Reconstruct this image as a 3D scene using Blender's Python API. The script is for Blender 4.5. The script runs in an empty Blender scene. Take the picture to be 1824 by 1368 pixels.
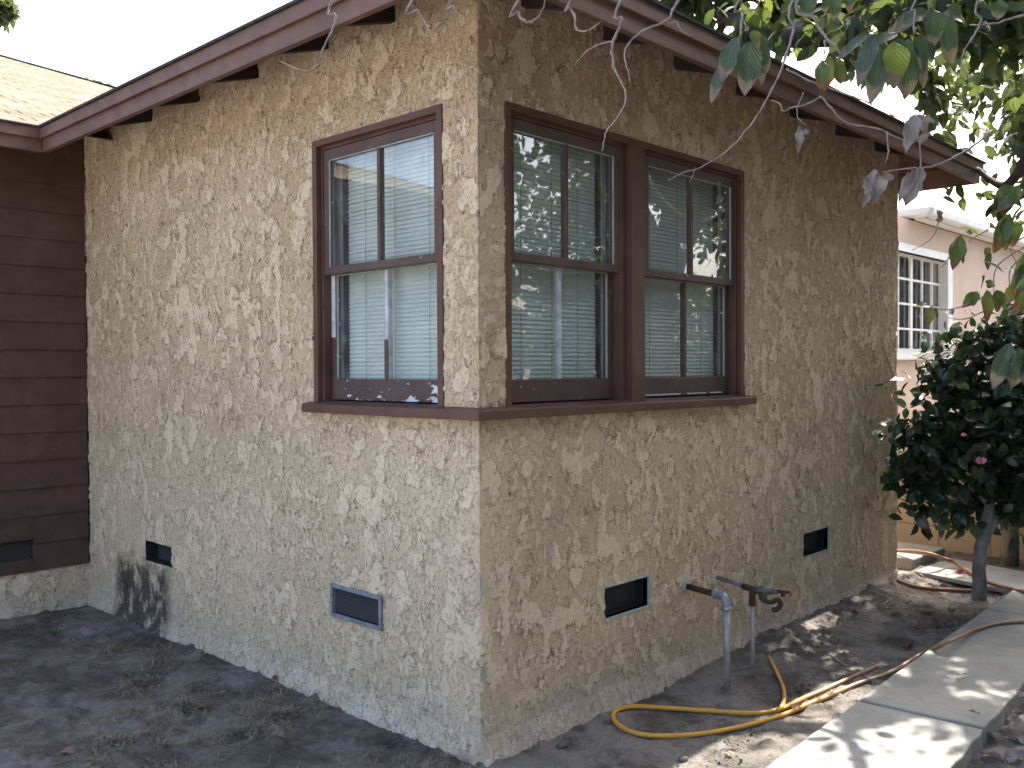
import bpy, math, random
import numpy as np
from mathutils import Vector
random.seed(7); rng = np.random.default_rng(7)
S = bpy.context.scene; COL = S.collection

# ---------------------------------------------------------------- camera
F, CX, CY = 1658., 912., 684.
def _n(v): return v/np.linalg.norm(v)
dX = _n(np.array([2490-CX, 649-CY, F])); dY = _n(np.array([-830-CX, 664-CY, F]))
dY = _n(dY-dX*(dX@dY)); dZ = np.cross(dX, dY); RM = np.stack([dX, dY, dZ])
CAM = np.array([-2.53219, -2.58598, 1.55])
def ray(u, v): return RM@np.array([u-CX, v-CY, F])
def px(u, v, ax, val):            # point of the plane (axis ax = val) seen at (u, v)
    r = ray(u, v); return tuple(CAM+r*(val-CAM[ax])/r[ax])
def at(u, v, d): return CAM+ray(u, v)/F*d
cd = bpy.data.cameras.new('camera'); cam = bpy.data.objects.new('camera', cd); COL.objects.link(cam)
cd.sensor_width = 36; cd.lens = F/1824*36; cd.clip_end = 2000; cd.clip_start = .05
from mathutils import Matrix
right = RM@np.array([1, 0, 0]); up = RM@np.array([0, -1, 0]); fwd = RM@np.array([0, 0, 1])
cam.matrix_world = Matrix([[right[i], up[i], -fwd[i], CAM[i]] for i in range(3)]+[[0, 0, 0, 1]])
S.camera = cam

# ---------------------------------------------------------------- sky, sun, exposure
EL, AZ = math.radians(48), math.radians(2.2)      # azimuth measured from +X towards +Y
w = bpy.data.worlds.new('World'); S.world = w; w.use_nodes = True
nt = w.node_tree; sky = nt.nodes.new('ShaderNodeTexSky'); sky.sky_type = 'NISHITA'; sky.sun_disc = False
sky.sun_elevation = EL; sky.sun_rotation = math.pi/2-AZ; sky.dust_density = 6.0; sky.air_density = 1.0; sky.ozone_density = 1.0
nt.links.new(sky.outputs[0], nt.nodes['Background'].inputs[0]); nt.nodes['Background'].inputs[1].default_value = .15
sl = bpy.data.lights.new('sun', 'SUN'); sl.energy = 3.8; sl.angle = math.radians(.53); sl.color = (1, .93, .82)
so = bpy.data.objects.new('sun', sl); COL.objects.link(so); so.location = (20, 0, 20)
sd = Vector((math.cos(EL)*math.cos(AZ), math.cos(EL)*math.sin(AZ), math.sin(EL)))
so.rotation_euler = sd.to_track_quat('Z', 'Y').to_euler()
S.view_settings.view_transform = 'Standard'; S.view_settings.look = 'None'
S.view_settings.exposure = 2.42; S.view_settings.gamma = 1; S.view_settings.use_curve_mapping = False
S.render.engine = 'CYCLES'; S.cycles.max_bounces = 8; S.cycles.transparent_max_bounces = 16

# ---------------------------------------------------------------- node helpers
def newmat(name):
    m = bpy.data.materials.new(name); m.use_nodes = True; t = m.node_tree
    for n in list(t.nodes): t.nodes.remove(n)
    out = t.nodes.new('ShaderNodeOutputMaterial'); return m, t, out
def nd(t, typ, ins=None, **props):
    n = t.nodes.new('ShaderNode'+typ)
    for k, v in props.items(): setattr(n, k, v)
    for k, v in (ins or {}).items():
        s = n.inputs[k]
        if isinstance(v, bpy.types.NodeSocket): t.links.new(v, s)
        elif isinstance(v, (tuple, list)) and len(v) == 3 and s.type == 'RGBA': s.default_value = (*v, 1)
        else: s.default_value = v
    return n
def math_(t, op, a, b=0., c=0., clamp=False): 
    return nd(t, 'Math', {0: a, 1: b, 2: c}, operation=op, use_clamp=clamp).outputs[0]
def noise(t, vec, scale, detail=3, rough=.55, dist=0): 
    return nd(t, 'TexNoise', {'Vector': vec, 'Scale': scale, 'Detail': detail, 'Roughness': rough, 'Distortion': dist}).outputs['Fac']
def smooth(t, v, a, b, lo=0., hi=1.):
    return nd(t, 'MapRange', {'Value': v, 'From Min': a, 'From Max': b, 'To Min': lo, 'To Max': hi}, interpolation_type='SMOOTHSTEP').outputs[0]
def mix(t, f, a, b): 
    n = t.nodes.new('ShaderNodeMix'); n.data_type = 'RGBA'
    for k, v in ((0, f), (6, a), (7, b)):
        if isinstance(v, bpy.types.NodeSocket): t.links.new(v, n.inputs[k])
        elif k: n.inputs[k].default_value = (*v, 1)
        else: n.inputs[k].default_value = v
    return n.outputs[2]
def coords(t, scale=(1, 1, 1), loc=(0, 0, 0)):
    g = t.nodes.new('ShaderNodeNewGeometry')
    return nd(t, 'Mapping', {'Vector': g.outputs['Position'], 'Scale': scale, 'Location': loc}).outputs[0]
def bsdf(t, out, col, rough=.8, h=None, hd=.01, spec=.3, metal=0., strength=1.):
    p = nd(t, 'BsdfPrincipled', {'Base Color': col, 'Roughness': rough, 'Metallic': metal, 'Specular IOR Level': spec})
    if h is not None:
        b = nd(t, 'Bump', {'Height': h, 'Distance': hd, 'Strength': strength}); t.links.new(b.outputs[0], p.inputs['Normal'])
    t.links.new(p.outputs[0], out.inputs[0]); return p
def simple(name, c1, c2, scale=8, rough=.7, bump=.002, bscale=60, spec=.3, metal=0., mscale=(1, 1, 1), lo=.35, hi=.65):
    m, t, o = newmat(name); P = coords(t, mscale)
    n = noise(t, P, scale, 5, .6); c = mix(t, smooth(t, n, lo, hi), c1, c2)
    bsdf(t, o, c, rough, noise(t, P, bscale, 4, .6), bump, spec, metal); return m

M = {}
# ---- knocked-down stucco
def stucco(name, cA, cB, dark=.0, disp=.011):
    m, t, o = newmat(name); m.displacement_method = 'BOTH'
    P0 = coords(t); P = coords(t, (1, 1, .80))
    wv = nd(t, 'TexNoise', {'Vector': P, 'Scale': 42., 'Detail': 4., 'Roughness': .68}).outputs['Color']
    wv = nd(t, 'VectorMath', {0: wv, 1: (.5, .5, .5)}, operation='SUBTRACT').outputs[0]
    wv = nd(t, 'VectorMath', {0: wv, 'Scale': .036}, operation='SCALE').outputs[0]
    Q = nd(t, 'VectorMath', {0: P, 1: wv}, operation='ADD').outputs[0]
    big = noise(t, P0, 1.3, 3, .5); reg = math_(t, 'MULTIPLY', math_(t, 'SUBTRACT', noise(t, coords(t, loc=(7, 3, 1)), 2.3, 3, .6), .5), .55)
    n1 = math_(t, 'ADD', noise(t, Q, 9.5, 4, .6), reg); n2 = math_(t, 'SUBTRACT', noise(t, Q, 22., 4, .58), math_(t, 'MULTIPLY', reg, .6)); n3 = noise(t, Q, 62., 3, .6)
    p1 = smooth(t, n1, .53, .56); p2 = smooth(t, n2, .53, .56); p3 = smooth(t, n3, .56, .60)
    h = math_(t, 'ADD', math_(t, 'MULTIPLY', p1, .55), math_(t, 'MULTIPLY', p2, .35))
    h = math_(t, 'ADD', h, math_(t, 'MULTIPLY', p3, -.22))
    h = math_(t, 'ADD', h, math_(t, 'MULTIPLY', noise(t, P0, 120., 3, .7), .22))
    h = math_(t, 'ADD', h, math_(t, 'MULTIPLY', noise(t, P0, 5., 2, .5), .9))
    # dark lines along the torn edges of the trowelled lumps
    e1 = math_(t, 'ABSOLUTE', math_(t, 'SUBTRACT', n1, .527)); e1 = smooth(t, e1, .003, .014, 1., 0.)
    e2 = math_(t, 'ABSOLUTE', math_(t, 'SUBTRACT', n2, .527)); e2 = smooth(t, e2, .003, .015, 1., 0.)
    msk = smooth(t, noise(t, P0, 11., 2, .5), .47, .60); msk2 = smooth(t, noise(t, coords(t, loc=(3, 1, 2)), 9., 2, .5), .50, .62)
    e = math_(t, 'MAXIMUM', math_(t, 'MULTIPLY', e1, msk), math_(t, 'MULTIPLY', e2, msk2))
    pit = smooth(t, n3, .66, .70); e = math_(t, 'MAXIMUM', e, math_(t, 'MULTIPLY', pit, .45))
    c = mix(t, smooth(t, big, .35, .65), cA, cB)
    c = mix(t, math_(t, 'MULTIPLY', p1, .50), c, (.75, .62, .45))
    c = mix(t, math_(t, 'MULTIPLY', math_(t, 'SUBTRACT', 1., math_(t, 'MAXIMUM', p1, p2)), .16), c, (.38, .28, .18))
    st_ = smooth(t, noise(t, coords(t, (1, 1, .10)), 16., 4, .6), .50, .72)
    c = mix(t, math_(t, 'MULTIPLY', st_, .26), c, (.38, .29, .20))
    c = mix(t, math_(t, 'MULTIPLY', smooth(t, noise(t, P0, 3.1, 4, .6), .5, .7), .28), c, tuple(x*.68 for x in cA))
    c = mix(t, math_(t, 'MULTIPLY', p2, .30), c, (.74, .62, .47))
    c = mix(t, math_(t, 'MULTIPLY', e, .78), c, (.11, .072, .045))
    z = nd(t, 'SeparateXYZ', {0: P0}).outputs
    zz = math_(t, 'ADD', z[2], math_(t, 'MULTIPLY', noise(t, P0, 4., 4, .6), -.42))
    base = smooth(t, zz, -.19, .05, 1., 0.)
    c = mix(t, math_(t, 'MULTIPLY', base, .5), c, (.34, .29, .265))
    salt = math_(t, 'MULTIPLY', smooth(t, zz, -.21, -.10, 1., 0.), smooth(t, noise(t, P0, 26., 4, .7), .50, .60))
    c = mix(t, math_(t, 'MULTIPLY', salt, .5), c, (.62, .60, .60))
    # paler towards the bottom, strongest on the yard wall
    ch = math_(t, 'MULTIPLY', smooth(t, math_(t, 'ADD', z[2], math_(t, 'MULTIPLY', noise(t, P0, 2.2, 4, .6), 1.2)), 1.35, 2.3, 1., 0.), smooth(t, z[0], .02, .3, 1., .25))
    c = mix(t, math_(t, 'MULTIPLY', ch, .25), c, (.77, .66, .50))
    # black mould where the hose drips at the far end of the yard wall
    my = math_(t, 'MULTIPLY', smooth(t, z[1], 2.52, 2.66), smooth(t, z[1], 3.22, 3.34, 1., 0.))
    mz = smooth(t, math_(t, 'ADD', z[2], math_(t, 'MULTIPLY', noise(t, P0, 9., 4, .7), -.35)), .14, .27, 1., 0.)
    mn = smooth(t, noise(t, coords(t, (1, 1, .6)), 9., 5, .7), .36, .52)
    mo = math_(t, 'MULTIPLY', math_(t, 'MULTIPLY', my, mz), math_(t, 'MULTIPLY', mn, smooth(t, z[0], .0, .1, 1., 0.)))
    c = mix(t, math_(t, 'MULTIPLY', mo, .9), c, (.045, .042, .038))
    p = nd(t, 'BsdfPrincipled', {'Base Color': c, 'Roughness': .92, 'Specular IOR Level': .15})
    t.links.new(p.outputs[0], o.inputs[0])
    d = nd(t, 'Displacement', {'Height': h, 'Midlevel': .5, 'Scale': disp}); t.links.new(d.outputs[0], o.inputs['Displacement'])
    return m
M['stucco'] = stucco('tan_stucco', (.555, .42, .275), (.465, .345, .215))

def paint(name, col, peel=.0, under=(.62, .64, .68), rough=.5, thr=.62):
    m, t, o = newmat(name); P = coords(t)
    c = mix(t, smooth(t, noise(t, P, 7, 4, .6), .35, .7), col, tuple(x*.72 for x in col))
    c = mix(t, math_(t, 'MULTIPLY', smooth(t, noise(t, P, 2.5, 3, .6), .52, .7), .35), c, tuple(x*1.35+.02 for x in col))
    n = noise(t, P, 24, 5, .62)
    if peel > .9:   # worn through where rain stands: rail bottom and the corner-side end
        s3 = nd(t, 'SeparateXYZ', {0: P}).outputs
        n = math_(t, 'ADD', noise(t, nd(t, 'Mapping', {'Vector': P, 'Scale': (1, .45, 1)}).outputs[0], 30, 5, .62), math_(t, 'ADD', math_(t, 'MULTIPLY', smooth(t, s3[2], 1.445, 1.412), .10), math_(t, 'MULTIPLY', smooth(t, s3[1], .46, .26), .13)))
    pk = smooth(t, n, thr, thr+.012)
    if peel: c = mix(t, math_(t, 'MULTIPLY', pk, peel), c, under)
    g = noise(t, coords(t, (1, 1, 1)), 140, 3, .6)
    h = math_(t, 'SUBTRACT', math_(t, 'MULTIPLY', g, .25), math_(t, 'MULTIPLY', pk, .8 if peel else 0))
    bsdf(t, o, c, rough, h, .0015, .35); return m
BR = (.112, .056, .039)
M['trim'] = paint('brown_trim_paint', BR, .6, (.30, .27, .26), thr=.735)
M['sash'] = paint('worn_sash_paint', (.10, .060, .048), .7, thr=.68)
M['sash_peel'] = paint('peeling_sash_paint', (.10, .062, .056), .95, thr=.635)
M['bare'] = simple('bare_white_primer', (.52, .53, .55), (.36, .36, .38), 20, .6, .001)
M['fascia'] = paint('fascia_paint', (.135, .074, .053), .75, (.035, .022, .02), rough=.6, thr=.755)
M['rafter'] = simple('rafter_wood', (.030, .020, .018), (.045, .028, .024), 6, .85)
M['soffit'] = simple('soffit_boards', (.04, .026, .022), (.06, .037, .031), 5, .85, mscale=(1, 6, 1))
M['siding'] = paint('siding_paint', (.085, .047, .034), .0, rough=.62)
M['dark'] = simple('dark_void', (.012, .012, .013), (.02, .02, .02), 5, .9)
M['inner'] = simple('room_plaster', (.14, .14, .13), (.11, .11, .10), 3, .9)
M['blind'] = simple('blind_slat_vinyl', (.72, .78, .74), (.67, .73, .69), 6, .5, .0003, spec=.4)
M['cord'] = simple('blind_cord', (.35, .38, .36), (.3, .32, .3), 9, .8)
M['galv'] = simple('galvanised_metal', (.30, .34, .40), (.20, .23, .28), 30, .5, .0004, 90, .4, .6)
M['pipe'] = simple('galvanised_pipe', (.27, .28, .28), (.38, .38, .36), 18, .55, .0008, 70, .4, .35)
M['rust'] = simple('rusted_pipe', (.085, .042, .032), (.05, .032, .028), 30, .8, .0015, 80, .3, .2)
M['valve'] = simple('aged_brass', (.09, .078, .07), (.13, .155, .15), 35, .6, .001, 90, .4, .4)
M['redknob'] = simple('faded_red_knob', (.40, .16, .12), (.30, .10, .08), 30, .6)
M['teal'] = simple('old_turquoise_paint', (.20, .33, .34), (.36, .42, .41), 40, .7, .0008)
M['hose'] = simple('yellow_rubber_hose', (.52, .26, .035), (.36, .18, .05), 7, .5, .0006, 120, .4)
M['hose_dirty'] = simple('dusty_orange_hose', (.26, .13, .06), (.18, .10, .06), 9, .6, .0006, 120)
M['bark'] = simple('tree_bark', (.075, .058, .047), (.035, .028, .024), 12, .9, .012, 26, .2, mscale=(1, 1, .4))
M['bark2'] = simple('smooth_grey_bark', (.22, .20, .185), (.13, .12, .11), 16, .85, .004, 40, .2, mscale=(1, 1, .5))
M['twig'] = simple('dead_twig_bark', (.30, .25, .23), (.18, .15, .14), 40, .85, .002, 120, .2)
M['greentwig'] = simple('green_twig', (.16, .17, .06), (.12, .11, .05), 20, .6)
M['pink'] = simple('pink_house_stucco', (.60, .46, .37), (.54, .41, .33), 2, .9, .006, 70)
M['white'] = simple('white_trim_paint', (.78, .79, .78), (.68, .70, .70), 5, .55, .0008)
M['redtrim'] = simple('red_base_paint', (.36, .07, .06), (.28, .06, .05), 6, .7)
M['roofdark'] = simple('roof_edge_felt', (.03, .03, .032), (.05, .05, .05), 20, .9)

def shingles(name):
    m, t, o = newmat(name); P = coords(t)
    uv = t.nodes.new('ShaderNodeUVMap'); uv.uv_map = 'UVMap'
    b = nd(t, 'TexBrick', {'Vector': uv.outputs[0], 'Color1': (.15, .12, .085), 'Color2': (.10, .08, .058), 'Mortar': (.02, .018, .016), 'Scale': 1.,
        'Mortar Size': .016, 'Mortar Smooth': .5, 'Brick Width': .31, 'Row Height': .14})
    b.offset = .37
    c = mix(t, math_(t, 'MULTIPLY', smooth(t, noise(t, P, 2.2, 5, .6), .4, .7), .5), b.outputs[0], (.22, .18, .13))
    sy = nd(t, 'SeparateXYZ', {0: uv.outputs[0]}).outputs[1]
    saw = math_(t, 'FRACT', math_(t, 'DIVIDE', sy, .14))
    h = math_(t, 'ADD', math_(t, 'SUBTRACT', 1., saw), math_(t, 'MULTIPLY', noise(t, P, 150, 2, .6), .3))
    bsdf(t, o, c, .95, h, .012, .1); return m
M['shingle'] = shingles('tan_asphalt_shingle')

def soil():
    m, t, o = newmat('dry_soil'); P = coords(t)
    c = mix(t, smooth(t, noise(t, P, 2.2, 6, .7), .40, .62), (.095, .085, .074), (.24, .22, .195))
    c = mix(t, math_(t, 'MULTIPLY', smooth(t, noise(t, P, 9, 6, .7), .5, .72), .6), c, (.19, .175, .155))
    c = mix(t, math_(t, 'MULTIPLY', smooth(t, noise(t, P, 55, 4, .75), .52, .75), .6), c, (.035, .03, .026))
    c = mix(t, math_(t, 'MULTIPLY', smooth(t, noise(t, coords(t, loc=(4, 2, 0)), 140, 3, .6), .66, .72), .7), c, (.26, .24, .2))
    h = math_(t, 'ADD', noise(t, P, 30, 6, .7), math_(t, 'MULTIPLY', noise(t, P, 160, 4, .7), .35))
    bsdf(t, o, c, .97, h, .02, .1); return m
M['soil'] = soil()
def concrete(name, c1, c2):
    m, t, o = newmat(name); P = coords(t)
    c = mix(t, smooth(t, noise(t, P, 2.6, 6, .65), .35, .68), c1, c2)
    c = mix(t, math_(t, 'MULTIPLY', smooth(t, noise(t, P, 12, 5, .7), .54, .74), .5), c, tuple(x*.55 for x in c1))
    c = mix(t, math_(t, 'MULTIPLY', smooth(t, noise(t, P, 130, 3, .7), .60, .72), .5), c, (.10, .10, .095))
    c = mix(t, math_(t, 'MULTIPLY', smooth(t, noise(t, coords(t, loc=(5, 5, 0)), 5.5, 6, .75), .56, .66), .35), c, (.16, .14, .12))
    h = math_(t, 'ADD', noise(t, P, 35, 5, .6), math_(t, 'MULTIPLY', noise(t, P, 220, 3, .6), .4))
    bsdf(t, o, c, .88, h, .004, .25); return m
M['concrete'] = concrete('weathered_concrete', (.29, .29, .265), (.215, .22, .21))
M['concrete2'] = concrete('grey_step_concrete', (.25, .25, .24), (.19, .19, .185))
M['concrete3'] = concrete('pale_bounce_concrete', (.42, .41, .39), (.35, .34, .33))
M['joint'] = simple('joint_debris', (.07, .06, .05), (.16, .11, .06), 40, .95, .006, 90)

def block():
    m, t, o = newmat('tan_block_wall'); P = coords(t)
    s = nd(t, 'SeparateXYZ', {0: P}).outputs; v = nd(t, 'CombineXYZ', {0: s[1], 1: s[2]}).outputs[0]
    b = nd(t, 'TexBrick', {'Vector': v, 'Color1': (.235, .21, .16), 'Color2': (.21, .185, .14), 'Mortar': (.13, .115, .09), 'Scale': 1., 'Mortar Size': .006,
         'Mortar Smooth': .4, 'Brick Width': .405, 'Row Height': .203})
    c = mix(t, math_(t, 'MULTIPLY', smooth(t, noise(t, P, 4, 5, .6), .45, .7), .4), b.outputs[0], (.24, .19, .12))
    h = math_(t, 'ADD', math_(t, 'MULTIPLY', b.outputs['Fac'], -1.2), math_(t, 'MULTIPLY', noise(t, P, 90, 4, .7), .4))
    bsdf(t, o, c, .93, h, .006, .15); return m
M['block'] = block()

def glass():
    m, t, o = newmat('dusty_window_glass'); P = coords(t)
    ge = t.nodes.new('ShaderNodeNewGeometry')    # the same reflectance from either side of the thin pane
    c_ = math_(t, 'ABSOLUTE', nd(t, 'VectorMath', {0: ge.outputs['Normal'], 1: ge.outputs['Incoming']}, operation='DOT_PRODUCT').outputs['Value'])
    fr = math_(t, 'ADD', .16, math_(t, 'MULTIPLY', math_(t, 'POWER', math_(t, 'SUBTRACT', 1., c_), 5.), .84), clamp=True)
    tr = nd(t, 'BsdfTransparent', {'Color': (.93, .96, .94)}); gl = nd(t, 'BsdfGlossy', {'Roughness': .015, 'Color': (1, 1, 1)})
    bp = nd(t, 'Bump', {'Height': noise(t, P, 5, 2, .5), 'Distance': .0008, 'Strength': .5}); t.links.new(bp.outputs[0], gl.inputs['Normal'])
    a = nd(t, 'MixShader', {0: fr, 1: tr.outputs[0], 2: gl.outputs[0]})
    df = nd(t, 'BsdfDiffuse', {'Color': (.36, .39, .40)})
    dirt = math_(t, 'ADD', .07, math_(t, 'MULTIPLY', smooth(t, noise(t, P, 7, 6, .7), .45, .75), .20))
    b = nd(t, 'MixShader', {0: dirt, 1: a.outputs[0], 2: df.outputs[0]}); t.links.new(b.outputs[0], o.inputs[0]); return m
M['glass'] = glass()
def screen():
    m, t, o = newmat('vent_mesh_wire'); P = coords(t)
    s = nd(t, 'SeparateXYZ', {0: P}).outputs
    def g(x): return smooth(t, math_(t, 'FRACT', math_(t, 'MULTIPLY', x, 170.)), .70, .85)
    wv = math_(t, 'MAXIMUM', g(math_(t, 'ADD', s[0], s[1])), g(s[2]))
    c = mix(t, wv, (.010, .011, .012), (.085, .085, .088))
    c = mix(t, math_(t, 'MULTIPLY', smooth(t, noise(t, P, 28, 5, .75), .60, .66), .55), c, (.12, .105, .085))
    bsdf(t, o, c, .7, wv, .001, .3); return m
M['screen'] = screen()

def leafmat(name, c1, c2, c3, tip=(.22, .13, .09), tipat=.82, trans=.4, rough=.35, spec=.5, tmul=2.2):
    """var (0..1) picks the leaf's own hue; uv.y runs from stalk to tip"""
    m, t, o = newmat(name)
    uv = t.nodes.new('ShaderNodeUVMap'); uv.uv_map = 'UVMap'; s = nd(t, 'SeparateXYZ', {0: uv.outputs[0]}).outputs
    va = t.nodes.new('ShaderNodeAttribute'); va.attribute_name = 'var'; v = va.outputs['Fac']
    c = mix(t, smooth(t, v, .0, .6), c1, c2); c = mix(t, smooth(t, v, .68, .98), c, c3)
    P = coords(t); n = noise(t, P, 38, 4, .6)
    edge = math_(t, 'ABSOLUTE', math_(t, 'SUBTRACT', s[0], .5))
    q = math_(t, 'ADD', s[1], math_(t, 'MULTIPLY', math_(t, 'SUBTRACT', n, .5), .35)); q = math_(t, 'ADD', q, math_(t, 'MULTIPLY', edge, .22))
    c = mix(t, smooth(t, q, tipat, tipat+.05), c, tip)
    rib = smooth(t, edge, .006, .03, 1., 0.); c = mix(t, math_(t, 'MULTIPLY', rib, .55), c, tuple(min(1, x*2.2+.04) for x in c2))
    vein = math_(t, 'FRACT', math_(t, 'ADD', math_(t, 'MULTIPLY', s[1], 9.), math_(t, 'MULTIPLY', edge, -7.)))
    vn = smooth(t, math_(t, 'ABSOLUTE', math_(t, 'SUBTRACT', vein, .5)), .0, .14, 1., 0.)
    c = mix(t, math_(t, 'MULTIPLY', vn, .18), c, tuple(min(1, x*1.7) for x in c2))
    p = nd(t, 'BsdfPrincipled', {'Base Color': c, 'Roughness': rough, 'Specular IOR Level': spec})
    b = nd(t, 'Bump', {'Height': math_(t, 'ADD', vn, math_(t, 'MULTIPLY', n, 1.)), 'Distance': .0015}); t.links.new(b.outputs[0], p.inputs['Normal'])
    tc = mix(t, .35, c, c3); tc = nd(t, 'VectorMath', {0: tc, 'Scale': tmul}, operation='SCALE').outputs[0]; tl = nd(t, 'BsdfTranslucent', {'Color': tc})
    ms = nd(t, 'MixShader', {0: trans, 1: p.outputs[0], 2: tl.outputs[0]}); t.links.new(ms.outputs[0], o.inputs[0]); return m
M['leaf'] = leafmat('broad_green_leaf', (.014, .028, .014), (.024, .046, .016), (.11, .13, .018), tipat=1.02, tmul=1.7)
M['leafnear'] = leafmat('hanging_leaf_with_burnt_tip', (.022, .048, .037), (.030, .058, .033), (.15, .20, .035), tip=(.15, .105, .088), tipat=.74, trans=.22, tmul=1.3)
M['leafsick'] = leafmat('yellowing_leaf', (.035, .07, .02), (.07, .12, .022), (.15, .15, .03), tip=(.14, .05, .025), tipat=.74, trans=.3, tmul=1.0)
M['leafdry'] = leafmat('dry_curled_leaf', (.25, .225, .22), (.21, .175, .165), (.16, .11, .085), tip=(.19, .165, .16), tipat=.9, trans=.15, tmul=1., rough=.8, spec=.1)
M['leafbrown'] = leafmat('brown_fallen_leaf', (.16, .085, .06), (.12, .07, .05), (.28, .18, .15), tip=(.1, .06, .05), tipat=1.1, trans=.1, rough=.8, spec=.1)
M['camellia'] = leafmat('glossy_dark_leaf', (.014, .028, .018), (.024, .048, .022), (.07, .13, .03), tip=(.02, .03, .02), tipat=1.3, trans=.15, rough=.24, spec=.6)
M['petal'] = simple('pink_petal', (.70, .16, .32), (.80, .42, .52), 60, .6)
M['grassdry'] = simple('straw_grass', (.27, .225, .155), (.15, .12, .085), 12, .9)
M['grassgreen'] = simple('green_weed', (.035, .06, .03), (.05, .075, .035), 12, .8)
M['palm'] = simple('palm_frond_green', (.03, .05, .03), (.05, .07, .04), 12, .6)
M['rock'] = simple('brown_clod', (.13, .09, .08), (.09, .07, .062), 14, .9, .01, 30)

# ---------------------------------------------------------------- mesh helpers
def tagit(o, label=None, cat=None, group=None, kind=None):
    for k, v in (('label', label), ('category', cat), ('group', group), ('kind', kind)):
        if v: o[k] = v
    return o
ORG = {}
def thing(name, label, cat, loc=(0, 0, 0), group=None):
    o = bpy.data.objects.new(name, None); COL.objects.link(o); o.location = loc; o.empty_display_size = .1; ORG[o.name] = Vector(loc)
    return tagit(o, label, cat, group)
def root_of(o):
    while o.parent: o = o.parent
    return o
class MB:
    def __init__(s): s.v = []; s.f = []; s.uv = None
    def box(s, x0, x1, y0, y1, z0, z1):
        x0, x1 = sorted((x0, x1)); y0, y1 = sorted((y0, y1)); z0, z1 = sorted((z0, z1)); b = len(s.v)
        s.v += [(x, y, z) for z in (z0, z1) for y in (y0, y1) for x in (x0, x1)]
        s.f += [tuple(b+i for i in q) for q in ((0, 2, 3, 1), (4, 5, 7, 6), (0, 1, 5, 4), (2, 6, 7, 3), (0, 4, 6, 2), (1, 3, 7, 5))]; return s
    def prism(s, poly, off):       # poly: list of 3d points, off: extrusion vector
        b = len(s.v); n = len(poly); off = Vector(off)
        s.v += [tuple(p) for p in poly]+[tuple(Vector(p)+off) for p in poly]
        s.f += [tuple(range(b, b+n))[::-1], tuple(range(b+n, b+2*n))]+[(b+i, b+(i+1) % n, b+n+(i+1) % n, b+n+i) for i in range(n)]; return s
    def tube(s, pts, r, n=8, cap=True):
        pts = [Vector(p) for p in pts]; k = len(pts); rr = r if isinstance(r, (list, tuple)) else [r]*k
        prev = None; b = len(s.v)
        for i, p in enumerate(pts):
            d = (pts[min(i+1, k-1)]-pts[max(i-1, 0)]).normalized()
            if prev is None: a = d.orthogonal().normalized()
            else:
                a = prev-d*prev.dot(d); a = a.normalized() if a.length > 1e-6 else d.orthogonal().normalized()
            prev = a; c = d.cross(a)
            for j in range(n):
                t = 2*math.pi*j/n; s.v.append(tuple(p+(a*math.cos(t)+c*math.sin(t))*rr[i]))
        for i in range(k-1):
            for j in range(n):
                s.f.append((b+i*n+j, b+i*n+(j+1) % n, b+(i+1)*n+(j+1) % n, b+(i+1)*n+j))
        if cap: s.f += [tuple(b+j for j in range(n))[::-1], tuple(b+(k-1)*n+j for j in range(n))]
        return s
    def quad(s, *p): b = len(s.v); s.v += [tuple(x) for x in p]; s.f.append(tuple(range(b, b+len(p)))); return s
    def build(s, name, mat, parent=None, smooth=False, bevel=0.):
        m = bpy.data.meshes.new(name); o = bpy.data.objects.new(name, m); COL.objects.link(o)
        org = Vector((0, 0, 0))
        if parent is not None: o.parent = parent; org = root_of(parent).location
        m.from_pydata([tuple(Vector(p)-org) for p in s.v], [], s.f)
        mm = M[mat] if isinstance(mat, str) else mat; m.materials.append(mm)
        if smooth: m.shade_smooth()
        if s.uv: 
            l = m.uv_layers.new(name='UVMap')
            for lp in m.loops: l.data[lp.index].uv = s.uv[lp.vertex_index]
        if bevel:
            bv = o.modifiers.new('bevel', 'BEVEL'); bv.width = bevel; bv.segments = 2; bv.limit_method = 'ANGLE'
        m.update(); return o
def np_mesh(name, V, Fq, mat, parent=None, smooth=True, uv=None, var=None):
    m = bpy.data.meshes.new(name); o = bpy.data.objects.new(name, m); COL.objects.link(o)
    if parent is not None:
        o.parent = parent; V = V-np.array(root_of(parent).location)
    nf = len(Fq); m.vertices.add(len(V)); m.vertices.foreach_set('co', V.astype(np.float32).ravel())
    m.loops.add(nf*4); m.loops.foreach_set('vertex_index', Fq.astype(np.int32).ravel())
    m.polygons.add(nf); m.polygons.foreach_set('loop_start', np.arange(0, nf*4, 4, dtype=np.int32))
    m.update(calc_edges=True); m.validate()
    if uv is not None:
        l = m.uv_layers.new(name='UVMap'); l.data.foreach_set('uv', uv[Fq.ravel()].astype(np.float32).ravel())
    if var is not None:
        a = m.attributes.new('var', 'FLOAT', 'POINT'); a.data.foreach_set('value', var.astype(np.float32))
    m.materials.append(M[mat]); 
    if smooth: m.shade_smooth()
    return o
def smoothpath(pts, n=8):
    P = [Vector(p) for p in pts]; out = []
    for i in range(len(P)-1):
        p0 = P[max(i-1, 0)]; p1 = P[i]; p2 = P[i+1]; p3 = P[min(i+2, len(P)-1)]
        for k in range(n):
            t = k/n; out.append(.5*((2*p1)+(p2-p0)*t+(2*p0-5*p1+4*p2-p3)*t*t+(3*p1-p0-3*p2+p3)*t**3))
    out.append(P[-1]); return out

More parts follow.
